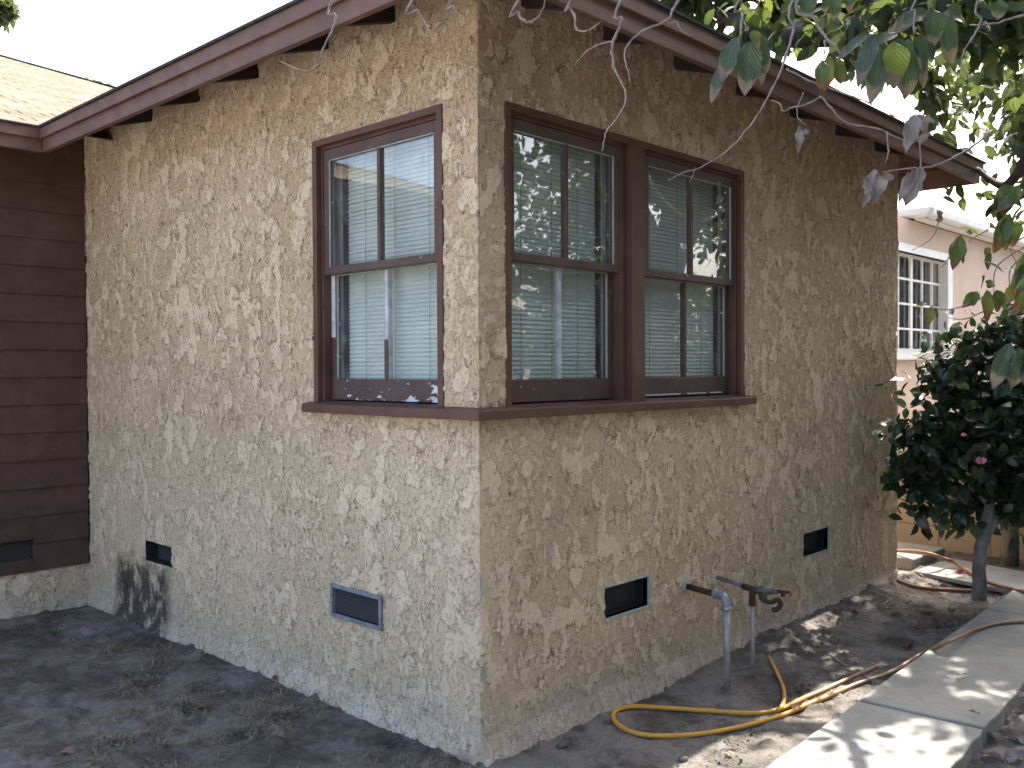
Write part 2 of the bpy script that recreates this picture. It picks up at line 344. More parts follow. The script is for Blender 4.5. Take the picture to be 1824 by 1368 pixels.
# leaf sheets: one grid per leaf
def leaves(pos, d, nrm, L, W, var, bend, nu=2, nv=3, fold=.25, wav=0., shape=1.0):
    N = len(pos); a = np.linspace(-1, 1, nu+1); v = np.linspace(0, 1, nv+1)
    A, Vv = np.meshgrid(a, v); A = A.ravel(); Vv = Vv.ravel()
    prof = np.sin(np.pi*np.clip(Vv, 0, 1)**(.85*shape))**.8; prof = np.maximum(prof, .03)
    d = d/np.linalg.norm(d, axis=1, keepdims=True); s = np.cross(d, nrm); s /= np.linalg.norm(s, axis=1, keepdims=True)+1e-9; n = np.cross(s, d)
    k = len(A)
    along = Vv[None, :]*L[:, None]; across = (A*prof)[None, :]*W[:, None]*.5
    up = fold*np.abs(across)-bend[:, None]*(Vv**2)[None, :]*L[:, None]
    if wav:
        ph = rng.uniform(0, 6.28, (N, 1)); up = up+wav*W[:, None]*np.sin(Vv[None, :]*9+ph+A[None, :]*2)*np.abs(A)[None, :]
        along = along+wav*.3*W[:, None]*np.sin(Vv[None, :]*17+ph*2)
        across = across*(1+wav*.5*np.sin(Vv[None, :]*23+ph))
    V = pos[:, None, :]+d[:, None, :]*along[..., None]+s[:, None, :]*across[..., None]+n[:, None, :]*up[..., None]
    q = []
    for j in range(nv):
        for i in range(nu):
            b = j*(nu+1)+i; q.append((b, b+1, b+nu+2, b+nu+1))
    q = np.array(q); Fq = (np.arange(N)*k)[:, None, None]+q[None]
    uv = np.tile(np.stack([A*.5+.5, Vv], 1), (N, 1))
    return V.reshape(-1, 3), Fq.reshape(-1, 4), uv, np.repeat(var, k)
def rdir(N, down=.5):
    d = rng.normal(size=(N, 3)); d /= np.linalg.norm(d, axis=1, keepdims=True); d[:, 2] -= down
    return d/np.linalg.norm(d, axis=1, keepdims=True)

# value noise on numpy arrays
_L = rng.random((256, 256))
def vnoise(x, y):
    xi = np.floor(x).astype(int); yi = np.floor(y).astype(int); fx = x-xi; fy = y-yi
    fx = fx*fx*(3-2*fx); fy = fy*fy*(3-2*fy); g = lambda a, b: _L[a % 256, b % 256]
    return (g(xi, yi)*(1-fx)+g(xi+1, yi)*fx)*(1-fy)+(g(xi, yi+1)*(1-fx)+g(xi+1, yi+1)*fx)*fy
def fbm(x, y, o=4):
    r = 0; a = .5
    for i in range(o): r = r+a*vnoise(x*2**i+i*17.3, y*2**i+i*9.1); a *= .5
    return r

# ================================================================ GROUND
def ground_h(x, y):
    x = np.asarray(x, float); y = np.asarray(y, float)
    near = np.exp(-(np.maximum(np.abs(x)-6, 0)**2+np.maximum(np.abs(y)-6, 0)**2)/8)
    h = (fbm(x*1.1, y*1.1, 3)-.47)*.035+(fbm(x*5, y*5, 4)-.47)*.022+(fbm(x*22, y*22, 3)-.45)*.010
    # soil banked against the side wall
    bank = np.exp(-((y+.0)/.20)**2)*np.clip((x-1.2)/1.0, 0, 1)*(x < 5)*(y < .2)
    h = h+bank*(.03+.045*fbm(x*6, y*9, 3))
    # a worn rut across the yard
    d = np.abs((y-1.75)-(x+.62)*-.9+.12*np.sin(x*7))
    h = h+np.maximum(fbm(x*14+3, y*14, 4)-.52, 0)*.10
    h = h-np.exp(-(d/.07)**2)*.030*(x < -.1)*(x > -2.2)
    # path bed
    m = ((y < -.74) & (y > -1.46) & (x > -4) & (x < 4.9)); h = np.where(m, np.minimum(h, .012), h)
    return h*near
def gz(x, y): return float(ground_h(np.array([x]), np.array([y]))[0])
def axis_coords(a, b, step, lim):
    c = list(np.arange(a, b+1e-6, step)); s = step; lo = [a]; 
    while lo[-1] > -lim: s *= 1.12; lo.append(lo[-1]-s)
    s = step; hi = [b]
    while hi[-1] < lim: s *= 1.12; hi.append(hi[-1]+s)
    return np.array(lo[1:][::-1]+c+hi[1:])
gx = axis_coords(-2.6, 5.6, .0165, 400); gy = axis_coords(-2.4, 4.0, .0165, 400)
X, Y = np.meshgrid(gx, gy); Z = ground_h(X, Y)
nx, ny = len(gx), len(gy); idx = np.arange(nx*ny).reshape(ny, nx)
Fg = np.stack([idx[:-1, :-1], idx[:-1, 1:], idx[1:, 1:], idx[1:, :-1]], -1).reshape(-1, 4)
g = np_mesh('ground', np.stack([X.ravel(), Y.ravel(), Z.ravel()], 1), Fg, 'soil'); tagit(g, kind='structure')

# concrete path: separate slabs with open joints
PL = lambda x: -.905+.040*(x-.55); PR = lambda x: -1.405+.055*(x-1.0)
pth = MB(); jx = [-6.5, -4.5, -2.5, -.5, 1.487, 3.52, 5.2]
for a, b in zip(jx[:-1], jx[1:]):
    a2, b2 = a+.008, b-.008; zt = .078+random.uniform(-.004, .004)
    n = 24; L = []; R_ = []
    for i in range(n+1):
        x = a2+(b2-a2)*i/n; L.append((x, PL(x)+.006*(fbm(np.array([x*9.]), np.array([1.]))[0]-.5)*2)); R_.append((x+.03, PR(x)+.010*(fbm(np.array([x*7.]), np.array([5.]))[0]-.5)*2))
    poly = [(x, y, -.05) for x, y in L]+[(x, y, -.05) for x, y in R_[::-1]]
    pth.prism(poly[::-1], (0, 0, zt+.05))
o = pth.build('path', 'concrete', bevel=.008); tagit(o, kind='structure')
jm = MB()
for x in jx[1:-1]: jm.prism([(x-.012, PL(x)-.004, -.02), (x+.015, PR(x)+.012, -.02), (x+.047, PR(x)+.012, -.02), (x+.014, PL(x)-.004, -.02)], (0, 0, .082))
o = jm.build('path_joint', 'joint'); tagit(o, kind='structure')
o = MB().box(-11.6, -3.3, -9, 12, -.02, .03).build('bounce_slab', 'concrete3', bevel=.01); tagit(o, kind='structure')  # unseen pale slab added to bounce sunlight onto the yard wall
# cross walk at the far end and the step beside it
o = MB().prism([px(1630, 1024, 2, .02), px(1830, 1066, 2, .02), px(1830, 1026, 2, .02), px(1690, 1000, 2, .02)], (0, 0, .03)).build('cross_path', 'concrete', bevel=.006); tagit(o, kind='structure')
st = thing('concrete_step', 'small grey concrete step slab past the far corner of the tan house', 'step', (5.0, .25, 0))
MB().prism([(4.53, .02, .0), (5.16, .0, .0), (5.2, .9, .0), (4.60, .9, .0)], (0, 0, .115)).build('tread', 'concrete2', st, bevel=.012)

# ================================================================ HOUSE
H = thing('stucco_house', 'tan rough stucco house with brown corner windows and a dark brown lap sided wing', 'house', (0, 0, 0))
LL, LR, ZT = 3.70, 4.17, 3.13
W1 = (.203, 1.106); W2 = (.147, .985); W3 = (1.088, 2.02); ZW0, ZW1 = 1.395, 2.615
holesL = [(-W1[1], -W1[0], ZW0, ZW1), (-2.88, -2.546, .402, .524), (-.965, -.615, .418, .556)]
holesR = [(W2[0], W3[1], ZW0, ZW1), (.786, 1.124, .415, .558), (2.725, 3.069, .404, .548)]
holes = holesL+holesR
def snapgrid(a, b, step, marks):
    c = np.arange(a, b+step*.5, step)
    for mk in marks:
        i = np.argmin(np.abs(c-mk)); c[i] = mk
    return np.sort(c)
sg = snapgrid(-LL, LR+1.2, .0075, [h[0] for h in holes]+[h[1] for h in holes]+[0, LR])
zg = snapgrid(-.12, ZT, .0075, [h[2] for h in holes]+[h[3] for h in holes])
SX = np.where(sg < 0, 0, np.minimum(sg, LR)); SY = np.where(sg < 0, -sg, np.maximum(sg-LR, 0))
ns, nz = len(sg), len(zg); V = np.zeros((nz, ns, 3)); V[:, :, 0] = SX[None]; V[:, :, 1] = SY[None]; V[:, :, 2] = zg[:, None]
# hand-trowelled unevenness: wall face wanders a few mm, corner chipped
und = (fbm(sg[None, :]*1.7+9, zg[:, None]*1.7, 3)-.47)*.012
corner = np.exp(-(np.abs(sg)/.012)**2)[None, :]*(fbm(np.zeros((nz, ns))+3, zg[:, None]*14+0*sg[None, :], 4)-.3)*.012
V[:, :, 0] += np.where(sg < 0, -und, 0)+corner*.7; V[:, :, 1] += np.where((sg > 0) & (sg < LR), -und, 0)+corner*.7
flare = np.clip(.10-zg, 0, .2)[:, None]*.25
V[:, :, 0] -= np.where(sg < 0, flare, 0); V[:, :, 1] -= np.where(sg > 0, flare, 0)
ii = np.arange(ns*nz).reshape(nz, ns); cs = (sg[:-1]+sg[1:])/2; cz = (zg[:-1]+zg[1:])/2
keep = np.ones((nz-1, ns-1), bool)
for h in holes: keep &= ~((cs[None] > h[0]) & (cs[None] < h[1]) & (cz[:, None] > h[2]) & (cz[:, None] < h[3]))
FQ = np.stack([ii[:-1, :-1], ii[:-1, 1:], ii[1:, 1:], ii[1:, :-1]], -1)[keep]
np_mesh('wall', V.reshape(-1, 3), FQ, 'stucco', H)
# stucco footing under the sided wing
fx = np.arange(-3.06, .006, .012); fz = np.arange(-.12, .285, .012); fX, fZ = np.meshgrid(fx, fz); fi = np.arange(fX.size).reshape(fX.shape)
FV = np.stack([fX.ravel(), (3.705-(.285-fZ)*.06).ravel(), fZ.ravel()], 1)
np_mesh('footing', FV, np.stack([fi[:-1, :-1], fi[:-1, 1:], fi[1:, 1:], fi[1:, :-1]], -1).reshape(-1, 4), 'stucco', H)
# lap siding, boards lapped one over the next, open where the vent is
sb = MB(); z = .272; i = 0
while z < 2.95:
    z1 = z+.1765; spans = [(-3.05, -.012)]
    if i in (0, 1): spans = [(-3.05, -.76), (-.357, -.012)]
    for (a, b) in spans:
        sb.prism([(a, 3.690, z), (a, 3.703, z1+.01), (a, 3.72, z1+.01), (a, 3.72, z)], (b-a, 0, 0))
    z = z1; i += 1
sb.box(-.76, -.357, 3.688, 3.72, .272, .352).box(-.76, -.357, 3.694, 3.72, .478, .625)
sb.build('siding', 'siding', H)
sv = MB().box(-.76, -.357, 3.725, 3.74, .35, .48).build('vent', 'screen', H); sv['label'] = 'black screened vent opening low in the brown siding'
# rear and hidden shell, so no daylight leaks in
sh = MB().box(LR-.02, LR, 1.2, 10.3, -.1, 3.1).box(-3.05, LR, 10.3, 10.35, -.1, 3.1).box(-3.05, -3.0, 3.73, 10.3, -.1, 3.0).box(.012, LR-.03, .012, 3.6, .0, .02)
sh.build('rear_wall', 'pink', H)
MB().box(.02, LR-.03, .02, 3.68, 2.86, 2.88).box(3.2, 3.22, .02, 2.6, .9, 2.86).box(.02, 3.2, 2.6, 2.62, .9, 2.86).box(.02, 3.2, .02, 2.6, .88, .9).build('room_lining', 'inner', H)

# windows ---------------------------------------------------------
def wbox(mb, side, a0, a1, d0, d1, z0, z1):
    return mb.box(d0, d1, a0, a1, z0, z1) if side == 'L' else mb.box(a0, a1, d0, d1, z0, z1)
def window(side, a0, a1, label, near_low, peel, ca0=.034, ca1=.034):
    z0, z1 = ZW0, ZW1
    fr = MB(); B = lambda mb, *q: wbox(mb, side, *q)
    B(fr, a0, a0+ca0, -.006, .022, z0, z1) if ca0 else None
    B(fr, a1-ca1, a1, -.006, .022, z0, z1) if ca1 else None
    B(fr, a0+ca0, a1-ca1, -.006, .022, z1-.030, z1)
    w = fr.build('window', 'trim', H, bevel=.0025); w['label'] = label
    j = MB(); jw = .046
    B(j, a0+.004, a0+jw, .022, .15, z0, z1-.004); B(j, a1-jw, a1-.004, .022, .15, z0, z1-.004); B(j, a0+jw, a1-jw, .022, .15, z1-.044, z1-.004)
    B(j, a0+jw, a1-jw, .086, .15, z0-.02, z0+.004)
    j.build('window_jamb', 'trim', w, bevel=.002)
    b0, b1 = a0+jw+.002, a1-jw-.002; st = .036; zm = 2.008
    def sash(d0, d1, lo, hi, bot, top, mat, mm):
        s = MB(); B(s, b0, b0+st, d0, d1, lo, hi); B(s, b1-st, b1, d0, d1, lo, hi)
        B(s, b0+st, b1-st, d0, d1, hi-top, hi); B(s, b0+st, b1-st, d0, d1, lo, lo+bot)
        so_ = s.build('sash', mat, w, bevel=.003)
        c = (b0+b1)/2; mu = MB(); B(mu, c-.011, c+.011, d0+.003, d1-.003, lo+bot, hi-top)
        mo = mu.build('muntin', mm, w, bevel=.003)
        for (p, q) in ((b0+st-.004, c-.008), (c+.008, b1-st+.004)):
            g = MB(); dd = (d0+d1)/2
            (g.quad((dd, p, lo+bot-.004), (dd, q, lo+bot-.004), (dd, q, hi-top+.004), (dd, p, hi-top+.004)) if side == 'L' else
             g.quad((p, dd, lo+bot-.004), (q, dd, lo+bot-.004), (q, dd, hi-top+.004), (p, dd, hi-top+.004)))
            g.build('glass_pane', 'glass', w)
        # putty line along the glass
        return b0, b1
    sash(.026, .060, zm-.018, z1-.046, .036, .048, 'sash', 'sash')
    sash(.066, .100, z0+.012, zm+.018, .096, .036, 'sash_peel' if peel else 'sash', 'bare' if near_low else 'sash')
    if peel:   # old white primer showing where brown paint has gone
        pm = MB(); B(pm, b1-.030, b1-.001, .0645, .068, 1.70, zm-.019); pm.build('bare_stile', 'bare', w)
        pm = MB(); c = (b0+b1)/2; B(pm, c-.0125, c+.0125, .0665, .070, z0+.108, 1.68); pm.build('lower_muntin', 'sash', w)
    pt = MB()
    for (lo, hi, dd) in ((zm+.018, z1-.094, .0295), (z0+.108, zm-.018, .0695)):
        e = .004
        B(pt, b0+st, b0+st+e, dd, dd+.008, lo, hi); B(pt, b1-st-e, b1-st, dd, dd+.008, lo, hi); B(pt, b0+st, b1-st, dd, dd+.008, hi-e, hi)
    pt.build('putty_line', 'cord', w)
    # mini blind
    bl = MB(); e0, e1 = a0+.085, a1-.095; zz = z0+.045; k = 0; dd = .135
    while zz < z1-.03:
        t = .0105; lean = .0058+random.uniform(-.0006, .0006); dr = random.uniform(-.0008, .0008)
        for (q0, q1, zb, zt_) in ((dd-lean, dd, zz-t, zz+.002), (dd, dd+lean*.6, zz+.002, zz+t)):
            if side == 'L': bl.quad((q0, e0, zb+dr), (q0, e1, zb-dr), (q1, e1, zt_-dr), (q1, e0, zt_+dr))
            else: bl.quad((e0, q0, zb+dr), (e1, q0, zb-dr), (e1, q1, zt_-dr), (e0, q1, zt_+dr))
        zz += .0195; k += 1
    blo = bl.build('blind', 'blind', w)
    cm = MB()
    for q in (e0+.14, (e0+e1)/2+.01, e1-.14): B(cm, q-.0012, q+.0012, dd-.0125, dd-.011, z0+.03, z1-.04)
    cm.build('ladder_cord', 'cord', w)
    cu = MB()   # pale curtain edge hanging by the jamb
    for q in (a1-.070, a1-.052): B(cu, q, q+.006, .106, .118, z0+.03, z1-.05)
    cu.build('blind_track', 'cord', w)
    return w
window('L', W1[0], W1[1], 'double hung window left of the house corner, lower sash paint peeled to white', True, True)
window('R', W2[0], W2[1], 'double hung window just right of the house corner', True, False, .034, .0)
window('R', W3[0], W3[1], 'double hung window farthest from the house corner', False, False, .0, .034)
for a, b in ((1.19, 1.50), (1.56, 1.74), (1.78, 1.90)): MB().box(a, b, .0625, .067, ZW0+.016, ZW0+.025).build('caulk_line', 'bare', H, bevel=.002)
MB().box(W2[1]+.001, W3[0]-.001, -.012, .15, ZW0, ZW1-.002).build('window_mullion', 'trim', H, bevel=.003)
# continuous sill folded round the corner
sl_ = MB(); so1 = .052
sl_.prism([(.02, 1.142, ZW0+.006), (-so1, 1.142, ZW0-.006), (-so1, -so1, ZW0-.006), (.02, .02, ZW0+.006)], (0, 0, -.040))
sl_.prism([(.02, .02, ZW0+.006), (-so1, -so1, ZW0-.006), (2.075, -so1, ZW0-.006), (2.075, .02, ZW0+.006)], (0, 0, -.040))
sl_.box(.02, .10, W1[0]+.002, W1[1]-.002, ZW0-.03, ZW0+.006); sl_.box(W2[0]+.002, W3[1]-.002, .02, .10, ZW0-.03, ZW0+.006)
sl_.build('window_sill', 'trim', H, bevel=.004)

# crawl-space vents ------------------------------------------------
def vent(side, a0, a1, z0, z1, label, frame=None):
    v = MB(); B = lambda mb, *q: wbox(mb, side, *q)
    B(v, a0-.01, a1+.01, .075, .085, z0-.01, z1+.01)
    vo = v.build('vent', 'screen', H); vo['label'] = label
    s = MB()
    for q in ((a0-.012, a0+.001, z0-.012, z1+.012), (a1-.001, a1+.012, z0-.012, z1+.012)): B(s, q[0], q[1], .006, .075, q[2], q[3])
    B(s, a0+.001, a1-.001, .006, .075, z1-.001, z1+.012); B(s, a0+.001, a1-.001, .006, .075, z0-.012, z0+.001)
    s.build('vent_sleeve', 'dark' if frame != 'edge' else 'concrete2', vo)
    if frame == 'metal':
        f = MB(); e = .018; p0, p1, q0, q1 = a0-.012, a1+.012, z0-.007, z1+.007
        B(f, p0, p1, -.014, -.004, q1-e, q1); B(f, p0, p1, -.014, -.004, q0, q0+e); B(f, p0, p0+e, -.0142, -.0042, q0+e, q1-e); B(f, p1-e, p1, -.0142, -.0042, q0+e, q1-e)
        B(f, p0+e, p0+e+.003, -.004, .03, q0+e, q1-e); B(f, p1-e-.003, p1-e, -.004, .03, q0+e, q1-e); B(f, p0+e, p1-e, -.004, .03, q1-e-.003, q1-e)
        f.build('vent_frame', 'galv', vo, bevel=.0015)
        g = MB(); B(g, p0+e, p1-e, .006, .008, q0+e, q1-e); g.build('vent_screen', 'screen', vo)
    if frame in ('teal', 'edge'):
        f = MB(); e = .007
        B(f, a1-.001, a1+.006, -.004, .03, z0, z1+.006); B(f, a0, a1, -.004, .03, z0-.007, z0+.001); B(f, a0, a1, -.0045, .012, z1-.003, z1+.003)
        f.build('vent_edge', 'teal', vo)
vent('L', 2.546, 2.88, .402, .524, 'small bare vent opening beside the black mould stain')
vent('L', .615, .965, .418, .556, 'crawl space vent with grey galvanised metal frame', 'metal')
vent('R', .786, 1.124, .415, .558, 'dark vent opening left of the water pipes, worn white edge', 'teal')
vent('R', 2.725, 3.069, .404, .548, 'dark vent opening near the far end of the side wall', 'teal')

# roof, fascia, rafters --------------------------------------------
EV, PIT = .42, .33; ZE = 3.0; xr = LR+EV; VY = 3.28
def rz(x, y): return ZE+PIT*min(x+EV, y+EV, xr-x)
def roofz_main(y): return 3.0+.36*(y-3.26)
mx = (xr-EV)/2; hz = ZE+PIT*(mx+EV)
T = .02
# wing hip roof (shingles on top, boards beneath)
rf = MB(); ox = .035
A0, A1 = (-EV-ox, -EV-ox, ZE), (xr+ox, -EV-ox, ZE); R0 = (mx, mx+0., hz+.012); R1 = (mx, 9., hz+.012)
rf.quad(A0, A1, R0); rf.quad((-EV-ox, VY-.0, ZE), A0, R0, R1, (-EV-ox+ (0), 9., ZE)); rf.quad(A1, (xr+ox, 9., ZE), R1, R0)
def uvs(mb):  # slope-aligned uv for shingle courses
    mb.uv = [(p[0]*.0+p[0]+p[1]*.0, (p[2]-3.0)*3.2+.02) for p in mb.v]
uvs(rf); roof = rf.build('roof', 'shingle', H)
ed = MB(); 
ed.box(-EV-.034, -EV-.012, -EV-.034, VY, ZE-.011, ZE-.001).box(-EV-.012, xr+.034, -EV-.034, -EV-.012, ZE-.011, ZE-.001).box(xr+.012, xr+.034, -EV-.012, 9, ZE-.011, ZE-.001).box(-3.48, -EV-.034, VY-.034, VY-.012, ZE-.011, ZE-.001)
ed.build('roof_edge', 'roofdark', roof)
sf = MB()
k = .022; sz = ZE-.016
sf.quad((-EV+.0, -EV, sz), (-EV, VY+.4, sz), (.5, VY+.4, sz+.92*PIT), (.5, .5, sz+.92*PIT))
sf.quad((-EV, -EV, sz), (.5, .5, sz+.92*PIT), (xr-.92, .5, sz+.92*PIT), (xr, -EV, sz))
sf.quad((xr, -EV, sz), (xr-.92, .5, sz+.92*PIT), (xr-.92, 9, sz+.92*PIT), (xr, 9, sz))
sf.quad((-3.48, VY, sz), (-3.48, VY+.6, sz+.6*PIT), (-EV, VY+.6, sz+.6*PIT), (-EV, VY, sz))
sf.build('soffit', 'soffit', H)
# fascia: lower board with a thicker trim board over its upper half
def board(p, q, t0, t1, z0, z1, mat='fascia', name='fascia', mb=None):
    pass
fa = MB(); fz0, fz1, fzm = 2.85, ZE-.012, 2.925
fa.box(-EV, -EV+.03, -EV, VY, fz0, fz1).box(-EV+.03, xr, -EV, -EV+.03, fz0, fz1).box(xr-.03, xr, -EV+.03, 9, fz0, fz1).box(-3.48, -EV, VY, VY+.03, fz0, fz1)
fa.build('fascia', 'fascia', H, bevel=.003)
fb = MB(); e = .02
fb.box(-EV-e, -EV-.0005, -EV-e, VY-e, fzm, fz1+.0005).box(-EV-.0005, xr+e, -EV-e, -EV-.0005, fzm, fz1+.0005).box(xr+.0005, xr+e, -EV-.0005, 9, fzm, fz1+.0005).box(-3.48, -EV-.0005, VY-e, VY-.0005, fzm, fz1+.0005)
fb.build('fascia_trim', 'fascia', H, bevel=.003)
def rafter(axis, c, far=False):
    m = MB(); hw = .02; a, b = -EV+.032, .45
    def pt(u, zz): return (u, c-hw, zz) if axis == 'x' else ((c-hw, u, zz))
    top = lambda u: sz-.002+PIT*(u+EV)
    poly = [(a, top(a)-.095), (a, top(a)), (b, top(b)), (b, top(b)-.115)]
    m.prism([pt(u, q) for u, q in poly], (0, 2*hw, 0) if axis == 'x' else (2*hw, 0, 0)); m.build('rafter_tail', 'rafter', H)
for c in (.51, .99, 1.59, 2.18, 2.75): rafter('x', c)
for c in (.26, .80, 1.36, 1.96, 2.57, 3.17, 3.77): rafter('y', c)
hp = MB().prism([(-EV+.03, -EV+.03, 2.87), (-EV+.03, -EV+.03, 2.97), (.4, .4, 3.24), (.4, .4, 3.12)], (.03, -.03, 0)); hp.build('rafter_tail', 'rafter', H)
MB().box(-.012, .0, .02, 3.66, ZT, ZT+.06).box(.0, LR, -.012, .0, ZT, ZT+.06).build('frieze_board', 'rafter', H)
# main roof behind
mr = MB(); zr = roofz_main
P_h = [(-EV, 3.245, zr(3.245)), (5.6, 3.4, 3.0), (2.548, 8.858, zr(8.858)), (1.654, 10.44, zr(10.44)), (-2.38, 4.32, zr(4.32)), (-3.45, 3.245, zr(3.245))]
mr.quad(*P_h); mr.uv = [(p[0], (p[1]-3.26)*1.063) for p in mr.v]
mr.build('main_roof', 'shingle', H)
m2 = MB(); m2.quad((5.6, 3.4, 3.0), (5.6, 16, 3.0), (1.654, 10.44, zr(10.44))); m2.quad((1.654, 10.44, zr(10.44)), (5.6, 16, 3.0), (-3.45, 16, 3.0)); m2.quad((1.654, 10.44, zr(10.44)), (-3.45, 16, 3.0), (-3.45, 3.245, zr(3.245)), (-2.38, 4.32, zr(4.32)))
m2.uv = [(p[1], (p[2]-3)*3) for p in m2.v]; m2.build('rear_roof_slope', 'shingle', H)
rc = MB(); rc.tube([(-3.42, 3.28, 3.01), (-2.38, 4.32, zr(4.32)+.004), (1.654, 10.44, zr(10.44)+.004), (5.6, 3.4, 3.01)], .02, 6); rc.build('roof_ridge', 'shingle', H)
# turquoise paint traces on the corner bead
for (a, b) in ((.33, .38), (.64, .74)):
    MB().box(-.005, -.001, -.005, -.001, a, b).build('corner_bead', 'teal', H)

# ================================================================ WATER PIPES
wp = thing('water_pipe', 'grey galvanised standpipe with rusty elbow arm out of the side wall', 'pipe', (1.391, -.262, 0))
zp = .452; ex, ey = 1.391, -.262
MB().tube([(1.449, .02, zp), (1.41, -.17, zp-.002), (1.400, -.222, zp-.002)], .0150, 14).build('pipe_arm', 'rust', wp, True)
el = smoothpath([(1.403, -.205, zp-.002), (1.395, -.245, zp-.006), (1.391, -.262, zp-.030), (1.391, -.262, zp-.058)], 5)
MB().tube(el, [.0205]*len(el), 14).tube([(1.391, -.262, zp-.050), (1.391, -.262, zp-.066)], .0235, 14).tube([(1.406, -.190, zp-.002), (1.403, -.206, zp-.002)], .0235, 14).build('elbow', 'galv', wp, True)
MB().tube([(1.391, -.262, zp-.055), (1.396, -.264, .2), (1.393, -.267, -.05)], .0165, 14).build('riser', 'pipe', wp, True)
MB().tube([(1.449, .004, zp), (1.449, -.012, zp)], [.028, .024], 12).build('wall_collar', 'teal', wp, True)
hb = thing('hose_tap', 'corroded outdoor tap on a thin pipe farther along the side wall', 'tap', (1.662, -.25, 0))
za = .445
MB().tube([(1.748, .02, za+.002), (1.70, -.14, za-.002), (1.672, -.222, za-.006)], .0115, 12).build('pipe_arm', 'galv', hb, True)
MB().tube([(1.680, -.190, za-.005), (1.655, -.285, za-.010)], .0165, 12).tube([(1.664, -.25, za+.004), (1.664, -.25, za-.085)], [.017, .0155], 12).tube([(1.664, -.25, za-.068), (1.664, -.25, za-.09)], .0185, 12).build('tee', 'rust', hb, True)
MB().tube([(1.664, -.25, za-.08), (1.668, -.25, .2), (1.660, -.254, -.05)], .0095, 12).build('riser', 'pipe', hb, True)
MB().tube([(1.66, -.268, za-.006), (1.70, -.335, za-.010)], .020, 12).tube([(1.70, -.335, za-.010), (1.715, -.36, za-.010)], .016, 8).tube([(1.682, -.302, za+.012), (1.682, -.302, za-.05)], .0165, 12).build('valve_body', 'valve', hb, True)
spt = smoothpath([(1.675, -.29, za-.020), (1.678, -.298, za-.055), (1.700, -.335, za-.066), (1.718, -.362, za-.052), (1.724, -.372, za-.078), (1.712, -.355, za-.102), (1.700, -.34, za-.098)], 5)
MB().tube(spt, .0125, 10).build('spout', 'rust', hb, True)
MB().tube([(1.715, -.36, za-.010), (1.745, -.41, za-.012)], .0085, 10).tube([(1.728, -.382, za-.004), (1.728, -.382, za-.034)], .011, 8).build('stem', 'rust', hb, True)
kb = MB()
for i in range(6):
    t = i*math.pi/3; c, s_ = math.cos(t)*.018, math.sin(t)*.018
    kb.tube([(1.746, -.412, za-.012), (1.748+c*.8, -.414+c*.5, za-.012+s_)], [.008, .006], 6)
kb.tube([(1.744, -.408, za-.012), (1.752, -.420, za-.012)], .013, 10)
kb.build('handwheel', 'redknob', hb, True)

# ================================================================ HOSES
def gp(u, v, lift=.011, z=None):
    zz = 0.
    for _ in range(4):
        p = px(u, v, 2, zz); x, y = p[0], p[1]
        onp = (PR(x) < y < PL(x)) and x < 5.2
        zz = (.08 if onp else gz(x, y))+lift
    p = px(u, v, 2, zz); return (p[0], p[1], zz)
def hose(name, pts, r, mat, label):
    P = smoothpath([gp(*q) if len(q) == 2 else gp(q[0], q[1], q[2]) for q in pts], 10)
    Z0 = [p.z if i == 0 else max(p.z, gz(p.x, p.y)+r*.7) for i, p in enumerate(P)]
    for _ in range(2): Z0 = [Z0[0]]+[max(sum(Z0[max(0, i-4):i+5])/len(Z0[max(0, i-4):i+5]), P[i].z) for i in range(1, len(Z0))]
    P = [Vector((p.x, p.y, z_)) for p, z_ in zip(P, Z0)]; o = MB(); o.tube(P, r, 10); me = o.build(name, mat, None, True); tagit(me, label, 'hose'); return me
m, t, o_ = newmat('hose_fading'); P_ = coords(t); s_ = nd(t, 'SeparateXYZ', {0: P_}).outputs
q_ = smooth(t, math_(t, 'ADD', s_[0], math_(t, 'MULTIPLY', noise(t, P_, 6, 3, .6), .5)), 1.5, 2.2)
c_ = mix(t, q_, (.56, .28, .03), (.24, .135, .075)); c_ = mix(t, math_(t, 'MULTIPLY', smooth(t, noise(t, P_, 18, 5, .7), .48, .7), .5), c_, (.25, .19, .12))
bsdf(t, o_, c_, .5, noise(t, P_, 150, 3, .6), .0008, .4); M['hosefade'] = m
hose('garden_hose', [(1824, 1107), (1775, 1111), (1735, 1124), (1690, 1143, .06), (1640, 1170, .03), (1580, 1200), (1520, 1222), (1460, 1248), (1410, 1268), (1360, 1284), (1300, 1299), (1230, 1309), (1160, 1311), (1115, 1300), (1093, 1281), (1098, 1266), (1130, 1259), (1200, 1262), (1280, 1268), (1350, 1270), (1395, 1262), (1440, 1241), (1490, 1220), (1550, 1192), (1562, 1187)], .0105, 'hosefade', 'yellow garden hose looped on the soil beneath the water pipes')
hose('garden_hose', [(1371, 1172, .0), (1379, 1190), (1390, 1212), (1397, 1236), (1394, 1256, .024), (1384, 1266, .02)], .0095, 'hose', 'short yellow hose end poking up from the soil by the thin pipe')
hose('garden_hose', [(1586, 982, .128), (1625, 982, .128), (1662, 988, .128), (1700, 1004, .068), (1745, 1030, .064), (1790, 1047, .062), (1850, 1058, .03)], .0125, 'hose_dirty', 'orange brown hose lying over the concrete step')
hose('garden_hose', [(1598, 1034), (1630, 1045), (1680, 1051), (1740, 1053), (1790, 1056), (1850, 1064)], .0125, 'hose_dirty', 'orange brown hose along the soil behind the small tree')

